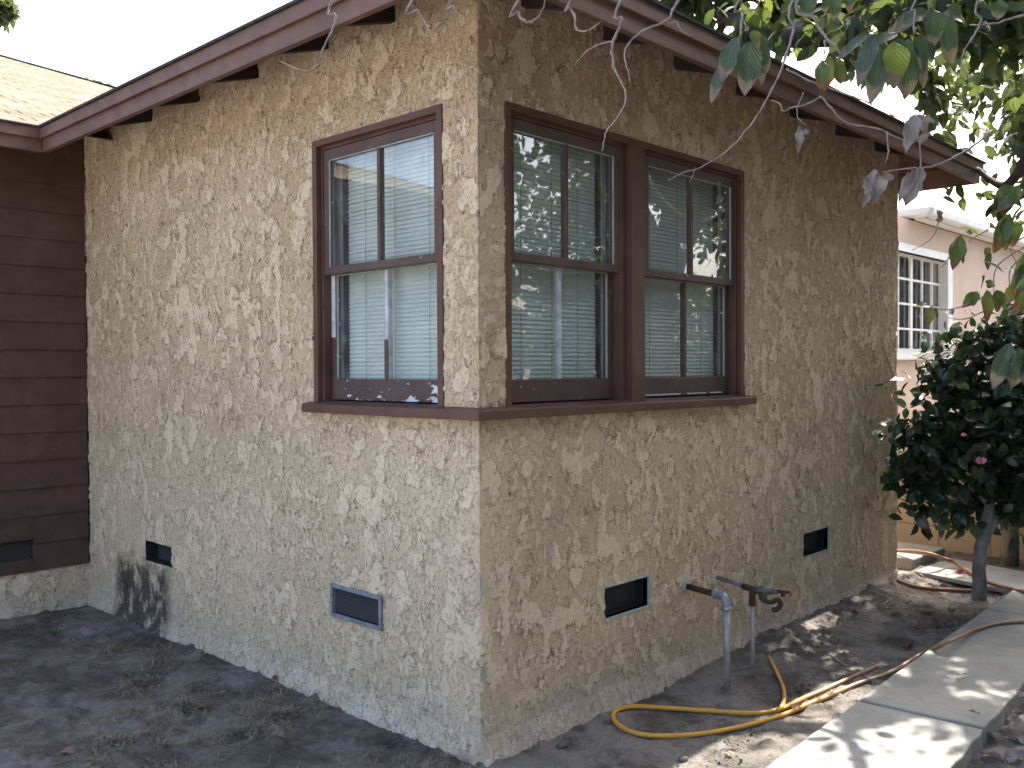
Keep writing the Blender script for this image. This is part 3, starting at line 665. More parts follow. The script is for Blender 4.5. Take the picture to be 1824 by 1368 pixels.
# ================================================================ NEIGHBOUR
ph = thing('pink_house', 'pale pink stucco house next door with white gridded window and gutter', 'house', (8.6, 1.5, 0))
PY = 1.5; wx0, wx1, wz0, wz1 = 7.45, 9.66, 1.72, 2.86
MB().box(5.9, wx0, PY, PY+.2, .0, 3.24).box(wx1, 24, PY, PY+.2, 0, 3.24).box(wx0, wx1, PY, PY+.2, 0, wz0).box(wx0, wx1, PY, PY+.2, wz1, 3.24).box(5.9, 24, PY+4, PY+4.2, 0, 3.3).build('wall', 'pink', ph)
MB().box(5.9, 24, PY-.012, PY-.001, .55, .93).build('base_band', 'redtrim', ph)
gt = MB(); GY = PY-.18
gt.prism([(8.52, GY, 3.27), (8.52, GY-.04, 3.295), (8.52, GY-.05, 3.375), (8.52, GY+.06, 3.375), (8.52, GY+.06, 3.27)], (16, 0, 0))
gt.prism([(8.52, GY+.001, 3.27), (8.48, GY+.001, 3.295), (8.47, GY-.04, 3.375), (8.59, GY-.04, 3.375), (8.59, GY+.001, 3.27)], (-.2, 1.7, 0))
gt.build('gutter', 'white', ph, bevel=.006)
MB().prism([(8.52, GY+.06, 3.345), (24.7, GY+.06, 3.345), (24.7, PY+2.4, 3.9), (8.6, PY+2.4, 3.7), (8.6, PY+1.2, 3.345)], (0, 0, .02)).build('roof', 'shingle', ph)
MB().box(8.56, 24, GY+.061, PY-.001, 3.25, 3.27).build('soffit', 'white', ph)
pw = MB(); pw.box(wx1, wx1+.13, PY-.02, PY+.06, wz0-.06, wz1+.09).box(wx0, wx1, PY-.02, PY+.06, wz1, wz1+.09).box(wx0-.1, wx1+.14, PY-.05, PY+.06, wz0-.09, wz0)
pw.box(wx1-.03, wx1-.001, PY-.019, PY+.065, wz0+.001, wz1-.001)
win = pw.build('window', 'white', ph)
g_ = MB()
for x in (7.6, 7.95, 8.28, 8.67, 9.02, 9.34): g_.box(x-.012 if x != 8.67 else x-.035, x+.012 if x != 8.67 else x+.035, PY+.07, PY+.095, wz0, wz1)
for z in (wz0+.27, wz0+.56, wz0+.85): g_.box(wx0, wx1, PY+.072, PY+.093, z-.012, z+.012)
g_.box(wx0, wx1, PY+.066, PY+.10, wz0, wz0+.04).box(wx1-.035, wx1, PY+.066, PY+.1, wz0+.04, wz1).box(wx0, wx1, PY+.066, PY+.1, wz1-.03, wz1)
g_.build('window_grille', 'white', win)
MB().quad((wx0, PY+.11, wz0), (wx1, PY+.11, wz0), (wx1, PY+.11, wz1), (wx0, PY+.11, wz1)).build('glass_pane', 'glass', win)
MB().box(wx0, 8.6, PY+.19, PY+.2, wz0, wz1).build('curtain', 'cord', win)
MB().box(7, 13, PY+.6, PY+.62, .1, 3.3).box(7, 13, PY+.21, PY+.6, 3.3, 3.32).build('room_lining', 'inner', ph)
bw = thing('block_wall', 'low tan painted concrete block garden wall between the two houses', 'wall', (5.7, 0, 0))
bb = MB().box(5.6, 5.75, -9, 5.5, -.15, 1.03); bb.build('masonry', 'block', bw)
MB().box(5.58, 5.77, -9, 5.5, 1.031, 1.075).build('coping', 'block', bw, bevel=.005)

# ================================================================ TREES
def limb(pts, radii, n=9, mat='bark', name='limb', parent=None, sub=6):
    P = smoothpath(pts, sub); k = len(P); R_ = [float(np.interp(i/(k-1)*(len(pts)-1), range(len(radii)), radii)) for i in range(k)]
    P = [p+Vector((random.uniform(-1, 1), random.uniform(-1, 1), random.uniform(-1, 1)))*R_[i]*.12 for i, p in enumerate(P)]
    return MB().tube(P, R_, n).build(name, mat, parent, True)
T = thing('broadleaf_tree', 'large broad leaved tree overhanging the roof and path with bare hanging twigs', 'tree', (6.1, -3.3, 0))
limb([(6.1, -3.3, -.1), (6.05, -3.25, .9), (5.95, -3.15, 1.9), (5.9, -3.1, 2.5)], [.30, .24, .22, .22], 14, name='trunk', parent=T)
fork = (5.9, -3.1, 2.5)
P3 = lambda u, v, d: tuple(at(u, v, d))
limb([fork, (5.0, -2.3, 3.0), P3(1860, 55, 4.9), P3(1720, 48, 4.8), P3(1600, 42, 4.9), P3(1480, 60, 5.2), P3(1400, 66, 5.5), P3(1330, 45, 5.7), P3(1280, 20, 5.9), P3(1230, -30, 6.2)],
     [.20, .16, .13, .12, .10, .07, .055, .05, .045, .03], 12, parent=T)
limb([fork, (5.6, -2.4, 3.3), (5.3, -1.4, 3.9), (4.9, -.5, 4.2), (4.4, .4, 4.6)], [.17, .13, .09, .06, .03], parent=T)
limb([fork, (5.4, -3.2, 3.4), (4.4, -3.2, 4.1), (3.0, -3.0, 4.5), (1.5, -2.6, 4.6), (.4, -2.2, 4.2)], [.18, .14, .11, .08, .05, .03], parent=T)
limb([fork, (6.8, -3.0, 3.6), (7.6, -2.4, 4.4), (8.2, -1.4, 4.9)], [.16, .12, .08, .04], parent=T)
limb([fork, (6.2, -4.3, 3.5), (6.0, -5.6, 4.2)], [.15, .1, .05], parent=T)
limb([P3(1900, 120, 4.8), P3(1840, 260, 5.0), P3(1790, 330, 5.3), P3(1740, 300, 5.6)], [.05, .035, .025, .012], 7, parent=T)
tanE = math.tan(EL)
def lobe(c, r, N, size=.145):
    c = np.array(c); r = np.array(r)*np.ones(3); p = rng.normal(size=(N, 3)); p /= np.linalg.norm(p, axis=1, keepdims=True)
    p = p*(rng.random((N, 1))**.42); P = c+p*r
    # clumping: keep leaves near clump centres
    cc = c+r*(lambda q: q/np.linalg.norm(q, axis=1, keepdims=True)*rng.random((len(q), 1))**.4)(rng.normal(size=(max(6, N//26), 3)))
    j = rng.integers(0, len(cc), N); P = P*.30+(cc[j]+rng.normal(size=(N, 3))*.11)*.70
    return P
crown = []
def add_lobe(u, v, d, r, N): crown.append(lobe(at(u, v, d), r, int(N*(1.0 if v < 60 else 1.4))))
for q in [(1180, -95, 6.2, (.55, .55, .38), 420), (1290, -45, 6.1, (.5, .5, .38), 520), (1400, -30, 6.0, (.5, .5, .36), 560), (1500, -35, 5.8, .42, 480), (1600, -50, 5.6, .5, 600), (1720, -40, 5.6, .55, 650),
          (1215, 5, 6.0, .22, 110), (1250, 40, 6.0, .2, 90), (1320, 45, 6.0, .25, 150), (1400, 20, 6.4, .25, 140), (1560, 110, 5.6, .16, 50), (1490, 120, 5.5, .1, 22),
          (1680, 130, 6.2, .3, 200), (1700, 170, 6.3, .34, 300), (1770, 130, 6.4, .42, 230), (1740, 260, 6.4, .34, 260), (1800, 300, 6.2, .34, 300), (1690, 230, 6.3, .2, 60), (1840, 200, 5.9, .5, 420), (1870, 60, 5.6, .6, 500), (1350, 25, 5.2, .2, 60), (1450, 45, 4.9, .14, 40), (1560, 20, 4.6, .16, 60), (1650, 30, 4.4, .2, 130), (1760, 20, 4.3, .22, 170),
          (1800, 385, 5.2, .12, 22), (1780, 420, 5.0, .16, 40), (1700, 445, 5.2, .09, 16)]:
    add_lobe(*q)
# the parts of the crown beyond the frame: they shade the path and show in the panes; some added to dim the side wall
for c, r, N in [((4.9, -2.2, 3.9), (.9, .7, .6), 900), ((4.0, -2.6, 4.4), (1., .8, .6), 900), ((6.3, -1.6, 4.4), (1.1, .9, .7), 1100), ((5.2, -.9, 4.3), (.9, .6, .5), 800), ((7.3, -.9, 4.9), (1.2, 1., .7), 900),
                ((6.5, -3.2, 4.6), (1.4, 1.2, .8), 1200), ((5.3, -3.9, 3.2), (1.2, 1., .9), 1100), ((3.4, -3.8, 3.6), (1.2, .9, .7), 900), ((6.8, -4.8, 3.0), (1.4, 1., 1.1), 1000), ((2.4, -3.0, 4.6), (.9, .7, .5), 420),
                ((6.4, -.35, 3.6), (.8, .45, .5), 700), ((6.2, -1.1, 3.7), (1.2, .5, .5), 1200), ((7.4, -.2, 4.4), (.9, .8, .6), 800), ((8.3, -.5, 4.2), (1., .9, .7), 900), ((1., -4.6, 3.6), (1.3, .9, .8), 1100), ((-1., -5.0, 3.4), (1.3, 1., .8), 900), ((2.6, -5.4, 2.4), (1.3, 1., 1.), 1100), ((.6, -6.2, 4.6), (2., 1.4, .9), 1100),
                ((4.6, -1.35, 3.75), (.6, .35, .4), 420), ((5.6, -2.3, 3.4), (.6, .5, .4), 300), ((5.6, -.2, 3.9), (.6, .5, .4), 380)]:
    crown.append(lobe(c, r, N))
bigl = [lobe(c, r, N) for c, r, N in [((1.0, -1.8, 6.4), (1.7, 1.2, .6), 700), ((3.5, -1.6, 6.6), (1.9, 1.3, .6), 900), ((6.0, -1.2, 6.4), (1.9, 1.4, .7), 900), ((3.2, -3.4, 4.6), (1.5, .8, .8), 800), ((5.6, -3.6, 1.9), (1.6, .6, 1.1), 900), ((8.0, -2.6, 2.4), (1., 1.2, 1.4), 800), ((-2.4, -4.6, 3.2), (1.1, .6, 1.2), 800), ((-.6, -4.2, 3.3), (1.1, .6, 1.2), 900), ((1.2, -4.2, 2.8), (1.1, .6, 1.3), 900), ((3., -4.3, 3.0), (1.1, .6, 1.3), 900), ((.6, -3.4, 4.7), (1.3, .8, .5), 600), ((-3.2, -5.4, 4.2), (1.5, 1.2, 1.1), 800), ((11, -5.5, 4.4), (2.2, 1.4, 1.4), 1000), ((14.5, -5.5, 4.4), (2.2, 1.4, 1.4), 1000), ((-1.2, -3.9, 4.7), (1.4, .9, .8), 700), ((1.5, -4.6, 4.6), (1.8, 1.2, .9), 900), ((-1.5, -5.2, 4.6), (1.6, 1.2, .9), 700), ((4.2, -5.6, 5.0), (1.8, 1.4, 1.), 900), ((7.5, -5.5, 4.6), (1.8, 1.4, 1.2), 900), ((1.0, -3.6, 5.6), (1.6, 1., .6), 600), ((4.5, -3.6, 5.9), (1.9, 1.1, .7), 800), ((8.5, -3.2, 5.6), (1.8, 1.2, .8), 800), ((-.5, -4.2, 5.4), (1.6, 1.1, .7), 700), ((2.8, -4.6, 3.6), (1.6, 1., 1.), 800), ((6.0, -4.6, 6.2), (2., 1.5, .8), 700)]]  # unseen foliage added to cut skylight on the side wall and path
CP = np.concatenate(crown)
q = CP[:, 0]-CP[:, 2]/tanE; yy = CP[:, 1]-CP[:, 2]/tanE*math.tan(AZ)
lit = (q > .1) & (q < np.where(yy > -.92, 1.95, 1.28+.25*np.sin(yy*9))) & (yy > -1.62) & (yy < -.45) & (rng.random(len(q)) > .03)
inview = ((CP-CAM)@fwd > .3) & (np.abs((CP-CAM)@right) < ((CP-CAM)@fwd)*.56) & ((CP-CAM)@up < ((CP-CAM)@fwd)*.42)
# nothing of the crown hangs below the roof line in front of the wall
depth = (CP-CAM)@fwd; uu = (CP-CAM)@right/depth*F+CX; vv = CY-(CP-CAM)@up/depth*F
low = inview & (vv > 25+(uu-1180)*.30) & (uu < 1640)
CP = CP[~lit & ~low]
N = len(CP); var = np.clip(rng.beta(1.6, 2.4, N), 0, 1)
V_, F_, uv_, va_ = leaves(CP, rdir(N, .55), rdir(N, -1.2), rng.uniform(.085, .145, N), rng.uniform(.045, .072, N), var, rng.uniform(.05, .4, N), 2, 4)
np_mesh('crown', V_, F_, 'leaf', T, True, uv_, va_)
BP = np.concatenate(bigl); q = BP[:, 0]-BP[:, 2]/tanE; yy = BP[:, 1]-BP[:, 2]/tanE*math.tan(AZ); BP = BP[~((q > .1) & (q < np.where(yy > -.92, 1.95, 1.3)) & (yy > -1.75) & (yy < -.4))]; N = len(BP)
V_, F_, uv_, va_ = leaves(BP, rdir(N, .55), rdir(N, -1.2), rng.uniform(.16, .24, N), rng.uniform(.10, .14, N), rng.beta(1.6, 2.4, N), rng.uniform(.05, .4, N), 2, 3)
np_mesh('sky_block_crown', V_, F_, 'leaf', T, True, uv_, va_)
# unseen leafy screen added to dim the side wall and fill its pane reflections
hg = thing('added_hedge', 'unseen tall leafy screen added to darken the side wall and its panes', 'added_hedge', (5, -6.4, 0))
MB().tube([(-4, -6.4, .5), (5, -6.45, .6), (19, -6.4, .5)], .05, 6).build('stem', 'bark', hg, True)
N = 15000; HP = np.column_stack([rng.uniform(-5, 20, N), -6.4+rng.normal(0, .28, N), rng.uniform(.02, 3.2, N)])
V_, F_, uv_, va_ = leaves(HP, rdir(N, .4), rdir(N, -.6), rng.uniform(.16, .26, N), rng.uniform(.10, .16, N), rng.beta(1.6, 2.4, N), rng.uniform(.05, .4, N), 2, 3)
np_mesh('foliage', V_, F_, 'leaf', hg, True, uv_, va_)

# hanging twigs (nearer the camera, dropping from the branch above)
def twig(pts, d, r0=.0042, r1=.0016, mat='twig', d2=None, top=True, par=T):
    P = [Vector(at(u, v, d+((d2-d)*i/(len(pts)-1) if d2 else 0))) for i, (u, v) in enumerate(pts)]
    if top: P = [P[0]+Vector((.25, -.15, .45))]+P
    Q = smoothpath(P, 5); k = len(Q)
    Q = [q+Vector([random.gauss(0, .0008) for _ in range(3)]) for q in Q]; r0 *= .72; r1 *= .72
    R_ = [(r0+(r1-r0)*i/(k-1))*(1+.3*(i % 5 == 0)) for i in range(k)]
    return MB().tube(Q, R_, 6).build('twig', mat, par, True)
# the branch the near twigs hang from, above the frame
limb([(.4, -2.2, 4.2), tuple(at(1500, -330, 2.3)), tuple(at(1150, -270, 2.0)), tuple(at(850, -220, 1.9)), tuple(at(560, -200, 1.9))], [.03, .024, .018, .012, .007], 8, 'bark', parent=T)
twig([(603, -20), (599, 30), (588, 62), (575, 88), (566, 118), (545, 127), (522, 120), (500, 109)], 1.9)
twig([(740, -10), (744, 18), (756, 40), (767, 58)], 1.9); twig([(815, -20), (808, 12), (792, 36), (770, 57)], 1.9)
twig([(930, -12), (924, 22), (932, 36), (946, 39), (960, 28), (969, 12), (971, -10)], 1.75)
twig([(1027, -15), (1017, 12), (1024, 32), (1027, 52), (1042, 56), (1058, 48), (1070, 38)], 1.9)
twig([(1114, -15), (1108, 35), (1095, 68), (1090, 92), (1094, 120), (1108, 148), (1115, 175), (1101, 208), (1082, 232), (1073, 268)], 1.75, .0048, .0014)
twig([(1093, 74), (1065, 80), (1045, 92), (1030, 108), (1020, 120)], 1.77, .0022, .0009, top=False)
twig([(1218, -12), (1190, 34), (1145, 54), (1120, 78), (1112, 102), (1120, 128), (1121, 145)], 1.85)
twig([(1326, -20), (1324, 20), (1320, 58), (1318, 66)], 1.8, .0040, .0028)
twig([(1425, -20), (1414, 50), (1400, 100), (1375, 160), (1345, 212), (1296, 268), (1250, 297), (1215, 308), (1190, 322)], 1.9, .0046, .0012)
twig([(1238, 300), (1234, 312), (1228, 324)], 1.9, .0018, .0009, top=False)
twig([(1205, 5), (1207, 40), (1220, 60), (1235, 62)], 2.2, .0022, .001)
twig([(1428, -20), (1450, 30), (1465, 58), (1485, 80), (1500, 100)], 2.0, .005, .003)
twig([(1470, 70), (1468, 95), (1460, 120)], 2.0, .003, .0015, top=False)
twig([(1642, -20), (1630, 20), (1628, 60)], 1.95, .004, .002)
twig([(1752, -20), (1748, 35), (1732, 68), (1716, 95), (1714, 120), (1724, 138)], 2.1, .0042, .0018)
twig([(1880, 20), (1820, 28), (1770, 42), (1728, 44)], 2.1, .004, .0022, top=False)
twig([(1400, 122), (1440, 143), (1500, 165), (1545, 182), (1590, 205), (1625, 218)], 2.6, .004, .002, top=False)
twig([(1462, 172), (1440, 185), (1410, 192), (1394, 198), (1388, 184), (1373, 179)], 2.2, .0035, .0012, top=False)
twig([(1462, 172), (1480, 192), (1510, 220), (1560, 228), (1610, 250), (1640, 252)], 2.2, .0035, .0015, top=False)
twig([(1432, 165), (1420, 195), (1425, 215), (1436, 222)], 2.2, .002, .001, top=False)
twig([(1580, 235), (1582, 270), (1578, 290)], 2.1, .003, .0015, top=False)
twig([(1572, 306), (1620, 300), (1660, 297), (1700, 280), (1730, 262), (1760, 240)], 2.6, .0018, .005, top=False)
twig([(1638, 250), (1640, 290), (1636, 305)], 2.2, .003, .0015, top=False)
for q in ([(1824, 440), (1780, 470), (1770, 500), (1772, 540)], [(1824, 455), (1800, 480), (1795, 520), (1765, 548)], [(1700, 430), (1690, 460), (1675, 477)], [(1765, 520), (1730, 540), (1685, 552), (1660, 545)],
          [(1760, 410), (1740, 420), (1725, 432)], [(1672, 380), (1668, 410), (1650, 432), (1625, 445)], [(1826, 420), (1800, 440), (1812, 470)], [(1765, 548), (1720, 568), (1690, 566)]):
    twig(q, 3.2, .004, .0016, top=False)

def cluster(name, lst, mat, label, wav=.1, fold=.22, nu=6, nv=12, bend=.25, tw=1.):
    """lst: (u0,v0, u1,v1, depth, width, var, facing)"""
    pos = []; d = []; nn = []; L = []; Wd = []; va = []; bn = []
    for (u0, v0, u1, v1, dep, wpx, v_, fc) in lst:
        a = at(u0, v0, dep); b = at(u1, v1, dep+fc*.03*tw); pos.append(a); d.append(b-a); L.append(np.linalg.norm(b-a)); Wd.append(wpx*dep/F)
        nn.append(-fwd*1.0+right*fc*.6+up*.15); va.append(v_); bn.append(random.uniform(.3, 1.)*bend)
    V_, F_, uv_, va_ = leaves(np.array(pos), np.array(d), np.array(nn), np.array(L), np.array(Wd), np.array(va), np.array(bn), nu, nv, fold, wav)
    o = np_mesh(name, V_, F_, mat, T, True, uv_, va_); o['label'] = label; return o
cluster('leaf_cluster', [(1312, 66, 1284, 138, 1.80, 34, .2, -.6), (1300, 100, 1262, 172, 1.82, 26, .3, -1), (1336, 72, 1330, 166, 1.76, 46, .25, .0), (1350, 60, 1372, 132, 1.79, 36, .1, .7), (1345, 66, 1362, 150, 1.84, 30, .3, .4), (1340, 54, 1352, 86, 1.74, 22, .8, .2)],
        'leafnear', 'bunch of drooping green leaves with brown tips in front of the eave')
cluster('leaf_cluster', [(1560, 62, 1526, 140, 1.90, 34, .2, -1), (1572, 66, 1552, 180, 1.92, 42, .1, -.6), (1592, 72, 1600, 155, 1.84, 48, 1., .1), (1615, 70, 1620, 178, 1.90, 46, .35, .3), (1630, 64, 1662, 150, 1.90, 38, .3, .8), (1640, 60, 1676, 120, 1.95, 30, .2, 1), (1605, 68, 1582, 150, 1.96, 36, .1, -.3),
                         (1600, 60, 1540, 75, 1.92, 22, .6, -1), (1548, 58, 1492, 98, 2.0, 20, .3, -1)],
        'leafnear', 'large bunch of hanging green leaves with one yellow green leaf')
cluster('leaf_cluster', [(1660, 14, 1668, 82, 2.0, 44, .1, .2), (1650, 20, 1602, 40, 2.0, 30, .1, -.8), (1684, 10, 1728, 40, 2.0, 30, .15, .8), (1680, 30, 1700, 110, 2.1, 44, .05, .3), (1640, 18, 1590, 52, 2.1, 30, .2, -.6), (1780, 0, 1778, 34, 2.1, 30, .2, 0)],
        'leafnear', 'dark green drooping leaves below the thick limb')
cluster('leaf_cluster', [(1440, -10, 1436, 32, 2.0, 30, .1, 0), (1486, -5, 1488, 34, 2.0, 24, .5, 0), (1470, -14, 1474, 22, 2.1, 22, .3, .3), (1510, -20, 1516, 18, 2.1, 26, .1, 0)],
        'leafnear', 'small green leaves at the top edge above the roof')
cluster('leaf_cluster', [(1466, 108, 1462, 155, 2.3, 26, .2, -.5), (1490, 105, 1502, 150, 2.3, 30, .3, .4), (1478, 100, 1470, 160, 2.35, 30, .9, 0)], 'leafsick', 'small green and brown leaves silhouetted against the sky')
cluster('dry_leaf', [(1425, 226, 1422, 264, 2.1, 14, .3, -.5), (1430, 226, 1436, 256, 2.1, 12, .2, .8)], 'leafdry', 'small curled dry leaf on a thin twig', .35, .7, bend=.5)
cluster('dry_leaf', [(1556, 304, 1548, 352, 2.1, 26, .2, -.6), (1572, 304, 1578, 348, 2.1, 24, .3, .6), (1564, 306, 1562, 362, 2.07, 26, .05, 0), (1550, 340, 1536, 366, 2.1, 9, .1, -1)], 'leafdry', 'bunch of pale curled dry leaves against the wall top', .3, .6, bend=.5)
cluster('dry_leaf', [(1628, 204, 1616, 268, 2.2, 28, .0, -.4), (1640, 208, 1650, 252, 2.25, 30, .2, .5), (1634, 202, 1634, 240, 2.22, 22, .1, .1)], 'leafdry', 'grey dead leaf hanging against the bright sky by the eave', .3, .6, bend=.4)
cluster('dry_leaf', [(1640, 298, 1612, 366, 2.2, 32, .0, -.3), (1632, 302, 1604, 350, 2.2, 22, .15, -.6)], 'leafdry', 'large pale dead leaf hanging over the far eave end', .3, .5, bend=.4)
cluster('dry_leaf', [(1672, 376, 1674, 396, 3.0, 14, .9, .3)], 'leafdry', 'tiny shrivelled leaf in front of the neighbour gutter', .3, .5)
cluster('leaf_cluster', [(1712, 418, 1698, 480, 3.2, 24, .5, -.4), (1705, 432, 1722, 468, 3.2, 22, .9, .4), (1722, 415, 1735, 412, 3.2, 10, .95, .5), (1700, 430, 1694, 462, 3.25, 14, 1., -.6)], 'leafsick', 'small yellow and rust leaves left of the neighbour window edge')
cluster('leaf_cluster', [(1800, 380, 1772, 450, 3.0, 30, .4, -.3), (1790, 385, 1800, 445, 3.0, 30, .1, .3), (1812, 395, 1808, 440, 3.05, 26, .3, .5), (1770, 372, 1800, 345, 3.1, 26, .2, .4), (1812, 330, 1775, 372, 3.1, 40, .0, -.6), (1762, 440, 1756, 452, 3.1, 12, 1., -.5)], 'leafsick', 'green and rust leaves hanging before the white gutter')
cluster('leaf_cluster', [(1742, 520, 1718, 545, 3.2, 22, .6, -.4), (1736, 525, 1734, 545, 3.2, 16, .7, .3), (1758, 515, 1762, 575, 3.1, 24, .9, .1), (1775, 515, 1782, 556, 3.1, 26, .3, .4), (1766, 500, 1760, 512, 3.1, 18, .9, -.3)], 'leafsick', 'yellow green leaves before the pink wall')
cluster('leaf_cluster', [(1660, 545, 1652, 582, 3.2, 16, .9, -.3), (1650, 540, 1634, 543, 3.2, 9, .9, -1), (1664, 548, 1672, 566, 3.2, 10, 1., .6)], 'leafsick', 'tiny rust and yellow leaves in front of the neighbour window')
cluster('leaf_cluster', [(1830, 470, 1806, 530, 2.7, 30, .2, -.4), (1826, 500, 1812, 560, 2.7, 26, .7, .1), (1835, 450, 1812, 500, 2.7, 26, .1, -.4), (1815, 505, 1790, 540, 2.8, 24, .8, -.6)], 'leafsick', 'green and yellow leaves at the edge above the dark shrub')
cluster('leaf_cluster', [(1800, 612, 1772, 690, 2.6, 36, .2, -.3), (1815, 618, 1806, 696, 2.6, 38, .4, .1), (1830, 622, 1830, 690, 2.6, 34, .3, .3)], 'leafnear', 'broad green leaves hanging before the dark shrub')

# far trees behind the roofs
def fartree(label, base, h, lobes, N, sz=.2):
    t = thing('background_tree', label, 'tree', base, 'trees beyond the houses')
    limb([base, (base[0]+.1, base[1], h*.5), (base[0], base[1]+.1, h)], [.16, .12, .05], 8, name='trunk', parent=t)
    P = np.concatenate([lobe(c, r, N) for c, r in lobes]); n = len(P)
    V_, F_, uv_, va_ = leaves(P, rdir(n, .4), rdir(n, -1), rng.uniform(.7, 1.2, n)*sz, rng.uniform(.35, .5, n)*sz, rng.beta(2, 2, n), rng.uniform(0, .3, n), 2, 3)
    np_mesh('crown', V_, F_, 'leaf', t, True, uv_, va_)
c0 = at(-95, -20, 17.)
fartree('distant green tree showing at the top left corner', (c0[0], c0[1], 0), c0[2], [(c0, (1., 1., .8)), (at(2, 12, 17.), (.12, .12, .22))], 420)
c1 = at(200, 175, 19.)
fartree('unseen dense tree added to darken the reflection in the pink house window', (16.5, -2.6, 0), 3.2, [((16.0, -1.3, 3.0), (2.0, 1.5, 1.8)), ((17.5, -2.0, 4.4), (1.9, 1.5, 1.6)), ((14.6, -1.6, 2.0), (1.2, .9, 1.4))], 1500, .34)  # out-of-frame tree added to darken the neighbour's panes and block sky
fartree('sparse brownish treetop just over the tan shingle roof', (c1[0]+.3, c1[1], 0), c1[2]+.1, [(at(175, 150, 19), (.22, .22, .14)), (at(205, 162, 19), (.16, .16, .1)), (at(190, 215, 19), (.6, .6, .25))], 22, .16)

# camellia ---------------------------------------------------------
cb = gp(1745, 1066, 0); cb = (cb[0], cb[1], 0)
K = thing('small_tree', 'small dark glossy leaved tree with grey trunk by the block wall', 'tree', cb)
c3 = lambda u, v, dd=0: tuple(at(u, v, 6.12+dd))
limb([(cb[0], cb[1], -.06), c3(1744, 1010), c3(1750, 960), c3(1757, 930), c3(1764, 890)], [.050, .041, .039, .037, .03], 12, 'bark2', 'trunk', K)
limb([c3(1752, 965), c3(1765, 935, .02), c3(1790, 905, .05), c3(1815, 870, .1)], [.036, .034, .028, .018], 10, 'bark2', 'branch', K)
for q in ([(1764, 890), (1755, 840), (1750, 780), (1745, 700)], [(1762, 900), (1720, 860), (1680, 820), (1650, 780)], [(1764, 880), (1790, 800), (1810, 720)], [(1757, 930), (1735, 940), (1712, 935), (1705, 915)], [(1700, 850), (1660, 850), (1630, 855), (1612, 870)], [(1700, 830), (1650, 790), (1618, 775)]):
    limb([c3(*p) for p in q], [.018, .013, .008, .005], 6, 'bark2', 'branch', K)
lob = [(1760, 760, 0, .48, 900), (1700, 790, .0, .26, 420), (1650, 830, -.1, .20, 260), (1640, 900, -.1, .10, 50), (1710, 885, .1, .18, 200), (1790, 880, .0, .24, 300), (1830, 780, 0, .45, 700), (1800, 660, .1, .34, 500), (1700, 680, .1, .20, 220),
       (1655, 700, .05, .10, 60), (1632, 780, -.12, .14, 130), (1625, 850, -.15, .10, 60), (1740, 620, .2, .16, 110), (1690, 650, .1, .10, 50), (1845, 900, 0, .22, 160), (1745, 595, .2, .08, 20), (1830, 650, .1, .3, 340), (1800, 590, .15, .16, 90)]
CPs = np.concatenate([lobe(c3(u, v, dd), (r, r*.9, r), int(N*.88)) for u, v, dd, r, N in lob]); 
bad = (CPs[:, 1] > -.05) & (CPs[:, 0] < LR+.05); CPs = CPs[~bad]; n = len(CPs)
V_, F_, uv_, va_ = leaves(CPs, rdir(n, .35), rdir(n, -1.1), rng.uniform(.07, .11, n), rng.uniform(.044, .066, n), rng.beta(1.5, 2.4, n), rng.uniform(.05, .35, n), 2, 4)
np_mesh('crown', V_, F_, 'camellia', K, True, uv_, va_)
def flower_mesh(c, r, squash=.6, N=22):
    n = N; a = rng.uniform(0, 6.28, n); e = rng.uniform(.1, 1.2, n); d = np.stack([np.cos(a)*np.cos(e), np.sin(a)*np.cos(e), np.sin(e)*squash], 1)
    return leaves(np.array([c]*n)+0*d, d, np.stack([-d[:, 1], d[:, 0], d[:, 2]*0+.6], 1), np.full(n, r), np.full(n, r*.9), rng.random(n), np.full(n, -.3), 2, 3, .3, .1)
for (u, v) in ((1747, 824), (1717, 776)):
    V_, F_, uv_, va_ = flower_mesh(at(u, v, 5.60), .036 if u > 1730 else .018, 1.); np_mesh('flower', V_, F_, 'petal', K, True, uv_, va_)
for (u, v, lb) in ((1712, 1021, 'pink fallen flower lying on the concrete cross walk'), (1797, 1067, 'pink fallen flower at the near path edge beside the small tree')):
    p = gp(u, v, .03 if u > 1750 else .075); o = thing('fallen_flower', lb, 'flower', p, 'fallen pink flowers')
    V_, F_, uv_, va_ = flower_mesh(p, .036, 1.); np_mesh('petals', V_, F_, 'petal', o, True, uv_, va_)
# palm-like plant behind it
pc = at(1800, 640, 7.2); pl = thing('palm_plant', 'pale spiky palm fronds rising behind the dark small tree', 'plant', (pc[0], pc[1], 0))
MB().tube([(pc[0], pc[1], -.05), (pc[0], pc[1], pc[2])], [.07, .05], 8).build('stem', 'bark2', pl, True)
fm = MB()
for i in range(15):
    a = random.uniform(0, 6.28); e = random.uniform(.2, 1.25); L = random.uniform(.45, .75)
    P = [Vector(pc)+Vector((math.cos(a)*math.cos(e)*L*s, math.sin(a)*math.cos(e)*L*s, math.sin(e)*L*s-.28*s*s*L)) for s in (0, .2, .4, .6, .8, 1)]
    Q = smoothpath(P, 4); fm.tube(Q, .004, 4)
    for k_, q in enumerate(Q[3:]):
        dr = (Q[min(k_+4, len(Q)-1)]-Q[k_+2]).normalized(); sd_ = dr.cross(Vector((0, 0, 1))).normalized()
        for sg_ in (-1, 1):
            for hf in (0, .5):
                b_ = q+dr*hf*.02; tip = b_+sd_*sg_*.20*(1-.5*k_/len(Q))+dr*.14-Vector((0, 0, .05)); wv_ = dr*.007
                fm.quad(b_-wv_, b_+wv_, tip)
fm.build('frond', 'palm', pl)

